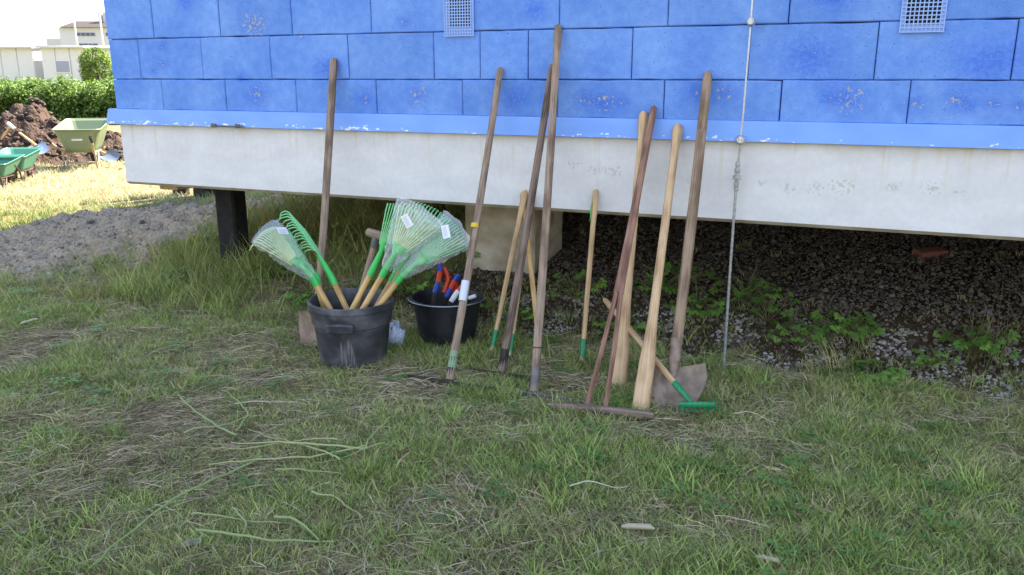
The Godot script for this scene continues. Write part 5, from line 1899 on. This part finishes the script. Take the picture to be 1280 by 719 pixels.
func make_grass() -> void:
	var short_m := []
	for i in 4:
		short_m.append(clump(17, 0.024, 0.072, 0.045, 0.0017, 0.55, 200 + i))
	var tuft_m := []
	for i in 2:
		tuft_m.append(clump(22, 0.06, 0.15, 0.035, 0.0023, 0.6, 220 + i))
	var dry_m := []
	for i in 3:
		dry_m.append(clump(11, 0.03, 0.12, 0.06, 0.0011, 0.3, 240 + i, 0.93))
	var long_m := []
	for i in 3:
		long_m.append(clump(15, 0.14, 0.40, 0.08, 0.0032, 0.55, 260 + i))
	var xs := [[], [], [], []]
	var cs := [[], [], [], []]
	var tx := [[], []]
	var tc := [[], []]
	var dx := [[], [], []]
	var dc := [[], [], []]
	var rx := []
	var rc := []
	# near lawn
	for i in 90000:
		var z := -1.25 - 4.35 * pow(rng.randf(), 0.8)
		var half := 0.72 * absf(z) + 0.55
		var x := rf(-half, half)
		var dns := lawn_density(x, z)
		var pick := rng.randf()
		var y := gh(x, z)
		var dry := clampf(0.5 + noise_mid.get_noise_2d(x * 0.8 + 31.0, z * 0.8) * 1.2 - (dns - 0.5) * 0.7, 0.0, 1.0)
		var tilt := Basis(Vector3.UP, rf(0, TAU))
		if pick < dns * 0.93:
			var k := rf(0.6, 1.4)
			var c := Color(0.335 * k, 0.425 * k, 0.11 * k).lerp(Color(0.62 * k, 0.56 * k, 0.29 * k), dry * rf(0.0, 0.75))
			if rng.randf() < 0.12:
				c = Color(0.56 * k, 0.42 * k, 0.25 * k)
			var s := rf(0.7, 1.15) * lerpf(0.75, 1.1, dns)
			var j := rng.randi() % 4
			if rng.randf() < 0.06 * dns and noise_mid.get_noise_2d(x * 2.0, z * 2.0 + 50.0) > 0.05:
				j = rng.randi() % 2
				tx[j].append(Transform3D(tilt.scaled(Vector3.ONE * rf(0.45, 0.95)), Vector3(x, y, z)))
				tc[j].append(Color(0.29 * k, 0.39 * k, 0.095 * k))
			else:
				xs[j].append(Transform3D(tilt.scaled(Vector3(s, s * rf(0.8, 1.2), s)), Vector3(x, y, z)))
				cs[j].append(c)
		if rng.randf() < 0.125 + 0.22 * (1.0 - dns):
			var q := sw(x, z)
			if gravelly(q.x, q.y) < 0.6 and mound_h(x, z) < 0.0:
				var j := rng.randi() % 3
				var k := rf(0.45, 1.15)
				dx[j].append(Transform3D(tilt.scaled(Vector3.ONE * rf(0.7, 1.3)), Vector3(x, y + 0.004 + 0.030 * pow(rng.randf(), 1.6), z)))
				dc[j].append(Color(0.56 * k, 0.47 * k, 0.29 * k))
		if rng.randf() < 0.006 * dns:
			rx.append(Transform3D(tilt.scaled(Vector3.ONE * rf(0.7, 1.5)), Vector3(x, y, z)))
			var k := rf(0.8, 1.2)
			rc.append(Color(0.12 * k, 0.23 * k, 0.055 * k))
	# farther open grass, left of the building
	for i in 15000:
		var z := -5.4 - 9.5 * pow(rng.randf(), 1.3)
		var x := rf(-0.80 * absf(z) - 0.5, 0.0)
		var q := sw(x, z)
		if q.x > -3.9 and q.y < -0.3 or heap_h(x, z) > 0.0:
			continue
		var k := rf(0.75, 1.25)
		var dns := lawn_density(x, z)
		if rng.randf() > (0.25 + 0.75 * dns if mound_h(x, z) < 0.0 else dns):
			continue
		var open := smoothstep(7.2, 9.5, -z)
		var c := Color(0.155 * k, 0.225 * k, 0.06 * k).lerp(Color(0.72 * k, 0.66 * k, 0.42 * k), open * rf(0.55, 1.0))
		var j := rng.randi() % 4
		var s := rf(0.9, 1.6)
		xs[j].append(Transform3D(Basis(Vector3.UP, rf(0, TAU)).scaled(Vector3.ONE * s), Vector3(x, gh(x, z), z)))
		cs[j].append(c)
	for j in 4:
		stuff("lawn_grass", short_m[j], M.grass_blade, xs[j], cs[j], "short green and yellowing lawn grass over the whole foreground", "grass")
	for j in 2:
		stuff("grass_tufts", tuft_m[j], M.grass_blade, tx[j], tc[j], "taller bright green tufts scattered through the short lawn", "grass tufts")
	for j in 3:
		stuff("dry_straw", dry_m[j], M.straw, dx[j], dc[j], "dry cut straw lying flat between the lawn blades", "straw")
	stuff("clover", rosette(5), M.leaf_green, rx, rc, "small clover leaves growing low in the lawn", "clover")
	# long grass: under the open left part of the building, round the post, along the mound and the drip line
	var lx := [[], [], []]
	var lc := [[], [], []]
	for i in 9000:
		var s := rf(-6.2, 1.9)
		var w := rf(-4.2, 0.35)
		var p := wl(s, 0, w)
		var ok := 0.0
		if w < -0.02 and s < -1.62:
			ok = 0.5 * smoothstep(-6.2, -4.2, s) if s < -3.6 else 0.62
			ok *= smoothstep(0.0, -0.3, w)
			if s > -2.8:
				ok *= 0.35 + 0.65 * smoothstep(-0.5, -1.3, w)
		elif s >= -1.62 and w > -0.30:
			ok = 0.20
		elif s < -2.4 and w > -0.3 and w < 0.35:
			ok = 0.28
		if mound_h(p.x, p.z) > 0.05:
			ok *= 0.03
		if rng.randf() > ok:
			continue
		var k := rf(0.65, 1.25)
		var j := rng.randi() % 3
		var sc := rf(0.45, 1.0) * (0.55 if w > -0.35 and s > -1.6 else 1.0)
		if s < -3.7:
			sc *= 0.75
		lx[j].append(Transform3D(Basis(Vector3.UP, rf(0, TAU)).scaled(Vector3(1, rf(0.8, 1.1), 1) * sc), Vector3(p.x, gh(p.x, p.z), p.z)))
		lc[j].append(Color(0.33 * k, 0.43 * k, 0.11 * k).lerp(Color(0.60 * k, 0.37 * k, 0.20 * k), rng.randf() * rng.randf()))
	for i in 260:
		var p := wl(rf(-3.6, -2.75), 0, rf(-0.36, 0.22))
		if mound_h(p.x, p.z) > 0.05:
			continue
		var k := rf(0.6, 1.2)
		lx[i % 3].append(Transform3D(Basis(Vector3.UP, rf(0, TAU)).scaled(Vector3.ONE * rf(0.35, 0.8)), Vector3(p.x, gh(p.x, p.z), p.z)))
		lc[i % 3].append(Color(0.34 * k, 0.44 * k, 0.11 * k).lerp(Color(0.60 * k, 0.52 * k, 0.27 * k), rng.randf() * rng.randf()))
	for i in 4:
		var p := wl(rf(1.0, 1.45), 0, rf(-0.45, -0.02))
		lx[i % 3].append(Transform3D(Basis(Vector3.UP, rf(0, TAU)).scaled(Vector3(0.8, rf(1.0, 1.5), 0.8)), Vector3(p.x, gh(p.x, p.z), p.z)))
		lc[i % 3].append(Color(0.22, 0.22, 0.10))
	for j in 3:
		stuff("long_grass", long_m[j], M.grass_blade, lx[j], lc[j], "long unmown grass under the building and around the black post", "long grass")

func make_stones() -> void:
	var peb := [pebble(1), pebble(2), pebble(7)]
	var gx := [[], [], []]
	var gc := [[], [], []]
	# gravel under the building
	for i in 75000:
		var s := rf(-1.9, 3.2)
		var w := rf(-4.0, 0.2)
		var g := gravelly(s, w)
		if rng.randf() > g:
			continue
		var p := wl(s, 0, w)
		var j := rng.randi() % 3
		var sc := rf(0.0035, 0.0095) * (1.0 + 1.2 * pow(rng.randf(), 8.0))
		gx[j].append(Transform3D(Basis(Vector3(rf(-0.5, 0.5), 1, rf(-0.5, 0.5)).normalized(), rf(0, TAU)).scaled(Vector3.ONE * sc), Vector3(p.x, gh(p.x, p.z) + sc * rf(0.0, 0.5), p.z)))
		var k := pow(rf(0.45, 1.25), 1.4)
		gc[j].append(Color(0.12 * k, 0.092 * k, 0.062 * k).lerp(Color(0.21 * k, 0.18 * k, 0.14 * k), rng.randf() * 0.6))
	for j in 3:
		stuff("gravel", peb[j], M.stone, gx[j], gc[j], "brown gravel covering the bank beneath the raised building", "gravel")
	# pale blue-grey chippings washed out along the drip line
	var px := []
	var pc := []
	for i in 10000:
		var s := rf(-1.5, 1.9)
		var w := rf(-0.42, 0.26)
		var n := noise_mid.get_noise_2d(s * 1.2 + 70.0, w * 2.2)
		if n < -0.04 + 0.22 * smoothstep(0.4, -0.4, s):
			continue
		var p := wl(s, 0, w)
		var sc := rf(0.004, 0.013)
		px.append(Transform3D(Basis(Vector3(rf(-0.5, 0.5), 1, rf(-0.5, 0.5)).normalized(), rf(0, TAU)).scaled(Vector3(sc, sc * 0.7, sc)), Vector3(p.x, gh(p.x, p.z) + sc * rf(0.2, 0.6), p.z)))
		var k := rf(0.6, 1.2)
		pc.append(Color(0.36 * k, 0.325 * k, 0.285 * k))
	for i in 900:
		var s := rf(-3.0, -2.2)
		var w := rf(-0.05, 0.12)
		var p := wl(s, 0, w)
		var sc := rf(0.004, 0.012)
		px.append(Transform3D(Basis(Vector3.UP, rf(0, TAU)).scaled(Vector3(sc, sc * 0.7, sc)), Vector3(p.x, gh(p.x, p.z) + sc * 0.4, p.z)))
		var k := rf(0.6, 1.2)
		pc.append(Color(0.36 * k, 0.325 * k, 0.285 * k))
	stuff("pale_chippings", peb[1], M.stone, px, pc, "pale blue-grey stone chippings along the lawn's edge under the wall", "chippings")
	# spoil mound
	var b := height_sheet(-6.3, -1.6, -9.0, -4.6, 150, mound_h, gh)
	var o := obj("spoil_mound", b, M.soil)
	tag(o, "low mound of grey-brown stony soil left of the building", "soil mound")
	px = []
	pc = []
	for i in 16000:
		var x := rf(-6.0, -1.7)
		var z := rf(-8.7, -4.7)
		var h := mound_h(x, z)
		if h < 0.0:
			if rng.randf() > 0.03:
				continue
			h = 0.0
		var sc := rf(0.002, 0.008) * (1.0 + 3.0 * pow(rng.randf(), 14.0))
		px.append(Transform3D(Basis(Vector3(rf(-1, 1), 1, rf(-1, 1)).normalized(), rf(0, TAU)).scaled(Vector3.ONE * sc), Vector3(x, gh(x, z) + h + sc * 0.3, z)))
		var k := rf(0.55, 1.25)
		pc.append(Color(0.27 * k, 0.22 * k, 0.165 * k).lerp(Color(0.42 * k, 0.37 * k, 0.31 * k), pow(rng.randf(), 3.0)))
	stuff("mound_stones", peb[0], M.stone, px, pc, "stones and crumbs of earth strewn over the spoil mound", "stones")
	# bricks half buried in the gravel
	for q in [[0.93, -1.62, 0.35, 0.20, "orange brick lying high on the gravel under the building", Color8(128, 72, 50)], [1.52, -0.55, 0.9, 0.12, "pale orange stone lying low on the gravel near the right edge", Color8(170, 132, 100)]]:
		var p := wl(q[0], 0, q[1])
		p.y = gh(p.x, p.z)
		b = Mb.new()
		b.box(Transform3D(Basis(Vector3.UP, q[2]) * Basis(Vector3.RIGHT, 0.15), Vector3(0, 0.012, 0)), Vector3(q[3], 0.05, 0.09), 0.008)
		var mm := mottled("brick_%d" % int(q[3] * 100), q[5], (q[5] as Color).lightened(0.2), 300, 0.05, 5.0, 0.9, 0.2)
		var br := obj("brick", b, mm, self, p)
		tag(br, q[4], "brick")

func make_plants() -> void:
	for i in 3:
		var m := mat("leaf_%d" % i, lin([0.095, 0.13, 0.18][i], [0.21, 0.26, 0.32][i], [0.032, 0.04, 0.05][i]), 0.5, 0.0, 0.35)
		m.backlight_enabled = true
		m.backlight = Color(0.7, 0.7, 0.7)
	mat("leaf_stem", lin(0.16, 0.14, 0.06), 0.6)
	var leaves := [lobed_leaf(1), lobed_leaf(2), lobed_leaf(3)]
	var spots := [
		[0.50, -0.33, 24, 0.16, 0.17, 0.055, 2, "cranesbill plant with large bright leaves right of the lightning conductor"],
		[0.62, -0.06, 16, 0.13, 0.10, 0.055, 0, "low cranesbill plant between the pale chippings, its leaves spread flat"],
		[0.30, -0.26, 22, 0.15, 0.15, 0.045, 2, "cranesbill plant just right of the lightning conductor's foot"],
		[1.04, -0.30, 26, 0.17, 0.17, 0.048, 5, "pink flowering cranesbill plant near the right edge of the gravel"],
		[0.86, -0.22, 14, 0.11, 0.10, 0.040, 1, "small cranesbill plant left of the pink flowering one"],
		[-0.42, -0.48, 24, 0.18, 0.20, 0.045, 3, "cranesbill plant seen between the two pale pick handles"],
		[-0.20, -0.36, 24, 0.16, 0.18, 0.045, 3, "cranesbill plant behind the wide shovel's handle"],
		[0.02, -0.52, 24, 0.17, 0.20, 0.042, 3, "cranesbill plant directly behind the lightning conductor"],
		[-0.55, -0.20, 18, 0.14, 0.12, 0.042, 1, "cranesbill plant left of the reddish hay rake"],
		[-2.10, -0.18, 22, 0.16, 0.16, 0.045, 0, "cranesbill plant behind the left rim of the large bucket"],
		[-2.42, -0.12, 22, 0.16, 0.14, 0.042, 0, "cranesbill plant left of the shovel handle under the building edge"],
		[-1.72, -0.28, 22, 0.16, 0.20, 0.045, 1, "cranesbill plant between the two buckets under the beam"],
		[-1.45, -0.22, 20, 0.15, 0.17, 0.045, 0, "cranesbill plant in front of the concrete pier's foot"],
		[-1.10, -0.20, 18, 0.14, 0.12, 0.042, 0, "cranesbill plant at the pier's right corner behind the rakes"],
		[-3.05, -0.22, 18, 0.15, 0.12, 0.045, 0, "cranesbill plant at the foot of the black corner post"],
	]
	for q in [[-2.75, -0.30, "dark leafy plant right of the black post"], [-2.60, -0.75, "dark leafy plant deep under the beam, left of the shovel handle"], [-2.22, -0.62, "dark leafy plant deep under the beam behind the left leaf rakes"], [-1.92, -0.80, "dark leafy plant deep under the beam behind the T-handled spade"], [-1.95, -0.30, "dark leafy plant right behind the large bucket's rim"], [-1.66, -0.62, "dark leafy plant left of the concrete pier"], [-3.35, -0.12, "leafy plant left of the black post on the lawn's edge"], [-0.85, -0.40, "leafy plant right of the tallest rake under the beam"], [-0.32, -0.66, "dark leafy plant high on the gravel behind the pick handles"], [0.14, -0.40, "leafy plant left of the conductor's foot"]]:
		spots.append([q[0], q[1], 13, 0.17, 0.20, 0.048, 0, q[2]])
	for q in spots:
		var p := wl(q[0], 0, q[1])
		weed(q[7], at_ground(p.x, p.z, -0.01), q[2], q[3], q[4], q[5], q[6], Color.WHITE, leaves)

func stalk(label: String, pts: Array, r: float, c: Color, called := "cut_stalk", cat := "stalk") -> void:
	var p0: Vector2 = pts[0]
	var base := at_ground(p0.x, p0.y)
	var p := []
	var rr := []
	var cv := Curve2D.new()
	for i in pts.size():
		var q: Vector2 = pts[i]
		var tg := Vector2.ZERO
		if i > 0 and i < pts.size() - 1:
			tg = (pts[i + 1] - pts[i - 1]) * 0.18
		cv.add_point(q, -tg, tg)
	var n := 14
	for i in n + 1:
		var k := float(i) / n
		var q := cv.sample_baked(cv.get_baked_length() * k, true)
		q += Vector2(noise_hi.get_noise_2d(q.x * 1.4 + r * 900.0, q.y), noise_hi.get_noise_2d(q.y * 1.4, q.x)) * 0.012
		p.append(at_ground(q.x, q.y, 0.052 + 0.008 * sin(k * 7.0 + r * 2000.0)) - base)
		rr.append(r * lerpf(0.92, 0.4, k))
	var b := Mb.new()
	b.col = c
	b.tube(p, rr, 6)
	var o := obj(called, b, M.straw, self, base)
	tag(o, label, cat)

func splinter(label: String, at: Vector3, turn: float, size: Vector3, c: Color, called: String, cat: String) -> void:
	var b := Mb.new()
	b.col = c
	var h := size * 0.5
	b.loft([Vector3(-h.x, 0, 0), Vector3(-h.x * 0.6, 0.004, 0.003), Vector3(0, 0.002, -0.002), Vector3(h.x * 0.7, 0.005, 0.002), Vector3(h.x, 0, 0.004)], [h.z * 0.4, h.z, h.z * 0.9, h.z, h.z * 0.3], [h.y * 0.5, h.y, h.y, h.y, h.y * 0.3], 8, [0.6, 0.6, 0.6, 0.6, 0.6], Vector3.BACK)
	var o := obj(called, b, M.straw, self, at)
	o.rotation = Vector3(0, turn, 0.08)
	tag(o, label, cat)

func make_litter() -> void:
	var gr := Color(0.27, 0.33, 0.13)
	var ye := Color(0.38, 0.39, 0.18)
	stalk("long cut green stalk slanting to the picture's lower left corner", [Vector2(-0.86, -2.57), Vector2(-0.95, -2.40), Vector2(-1.04, -2.22), Vector2(-1.10, -2.02), Vector2(-1.12, -1.90)], 0.0055, gr)
	stalk("cut stalk lying crosswise, upper one of the crossing pair", [Vector2(-0.50, -2.60), Vector2(-0.68, -2.62), Vector2(-0.85, -2.65), Vector2(-1.0, -2.67)], 0.0055, ye)
	stalk("cut stalk lying crosswise, lower one of the crossing pair", [Vector2(-0.52, -2.62), Vector2(-0.68, -2.55), Vector2(-0.88, -2.52), Vector2(-1.02, -2.51)], 0.005, ye)
	stalk("cut stalk pointing up-left from the crossing pair", [Vector2(-1.0, -2.72), Vector2(-1.12, -2.82), Vector2(-1.28, -2.98), Vector2(-1.38, -3.14)], 0.005, gr)
	stalk("short cut stalk arching beside the one that points up-left", [Vector2(-1.0, -2.74), Vector2(-1.02, -2.92), Vector2(-1.14, -3.08), Vector2(-1.2, -3.16)], 0.0045, gr)
	stalk("cut stalk with a kink at the picture's lower edge", [Vector2(-0.90, -2.08), Vector2(-0.80, -2.05), Vector2(-0.68, -2.02), Vector2(-0.5, -2.03)], 0.0055, gr)
	stalk("broad green stalk near the lower edge, right of the kinked one", [Vector2(-0.70, -2.16), Vector2(-0.60, -2.1), Vector2(-0.53, -2.02)], 0.006, gr)
	stalk("thin dry stem standing off the lawn right of the crossing stalks", [Vector2(-0.50, -2.58), Vector2(-0.50, -2.72), Vector2(-0.46, -2.86)], 0.0035, ye)
	stalk("pale thin straw lying level in the lower middle of the lawn", [Vector2(0.18, -2.33), Vector2(0.27, -2.325), Vector2(0.37, -2.33)], 0.0026, Color(0.62, 0.57, 0.44), "straw_stem", "straw")
	stalk("curved pale straw on the lawn below the conductor", [Vector2(0.86, -2.93), Vector2(0.93, -2.91), Vector2(1.0, -2.85)], 0.0026, Color(0.55, 0.5, 0.34), "straw_stem", "straw")
	stalk("pale straw lying left of the large bucket's foot", [Vector2(-1.1, -3.02), Vector2(-0.98, -3.0), Vector2(-0.85, -3.02)], 0.0024, Color(0.55, 0.5, 0.36), "straw_stem", "straw")
	for q in [[-0.62, -2.66, -1.05, -2.60, "thin stalk lying through the middle of the crossing pair"], [-0.58, -2.50, -0.96, -2.74, "thin stalk slanting across the crossing pair"], [-0.78, -2.44, -0.55, -2.40, "short stalk just below the crossing pair"], [-0.44, -2.62, -0.66, -2.48, "bent stalk at the right end of the crossing pair"], [-0.95, -2.16, -0.66, -2.10, "thin stalk above the kinked one near the lower edge"], [-0.84, -2.20, -0.76, -1.98, "thin stalk crossing the kinked one near the lower edge"], [-0.62, -2.30, -0.44, -2.14, "thin stalk right of the broad green one"], [-1.18, -2.72, -0.98, -2.88, "short dry stalk beside the one that points up-left"]]:
		stalk(q[4], [Vector2(q[0], q[1]), Vector2((q[0] + q[2]) * 0.5 + 0.03, (q[1] + q[3]) * 0.5 - 0.02), Vector2(q[2], q[3])], 0.0034, Color(0.42, 0.42, 0.19).lerp(gr, rng.randf()))
	splinter("pale wood splinter on the lawn at the lower middle", at_ground(0.364, -2.104, 0.035), -0.25, Vector3(0.095, 0.014, 0.022), Color(0.46, 0.39, 0.26), "wood_splinter", "wood splinter")
	splinter("pale wood splinter at the lower edge of the picture", at_ground(0.695, -1.955, 0.035), -0.6, Vector3(0.07, 0.012, 0.016), Color(0.46, 0.39, 0.26), "wood_splinter", "wood splinter")
	splinter("yellow wood chip on the lawn below the green hand rake", at_ground(0.87, -2.48, 0.03), -0.7, Vector3(0.06, 0.007, 0.012), Color(0.58, 0.46, 0.22), "wood_splinter", "wood splinter")
	splinter("curled pale bark strip at the lawn's far left", at_ground(-2.58, -4.17, 0.04), 0.8, Vector3(0.09, 0.012, 0.02), Color(0.5, 0.45, 0.34), "bark_strip", "bark")
	splinter("grey dead leaf at the picture's lower left", at_ground(-0.90, -2.03, 0.03), 0.3, Vector3(0.06, 0.006, 0.035), Color(0.22, 0.20, 0.15), "dead_leaf", "leaf")

# ------------------------------------------------------------------
func _ready() -> void:
	rng.seed = 20240611
	for q in [[noise_lo, 1, 0.55], [noise_mid, 2, 2.2], [noise_hi, 3, 9.0]]:
		q[0].seed = q[1]
		q[0].noise_type = FastNoiseLite.TYPE_SIMPLEX_SMOOTH
		q[0].frequency = q[2]
		q[0].fractal_octaves = 3
	make_view()
	make_materials()
	make_ground()
	make_building()
	make_far()
	make_conductor()
	fallen_rails()
	make_stones()
	make_grass()
	make_plants()
	make_tools()
	make_buckets()
	make_litter()
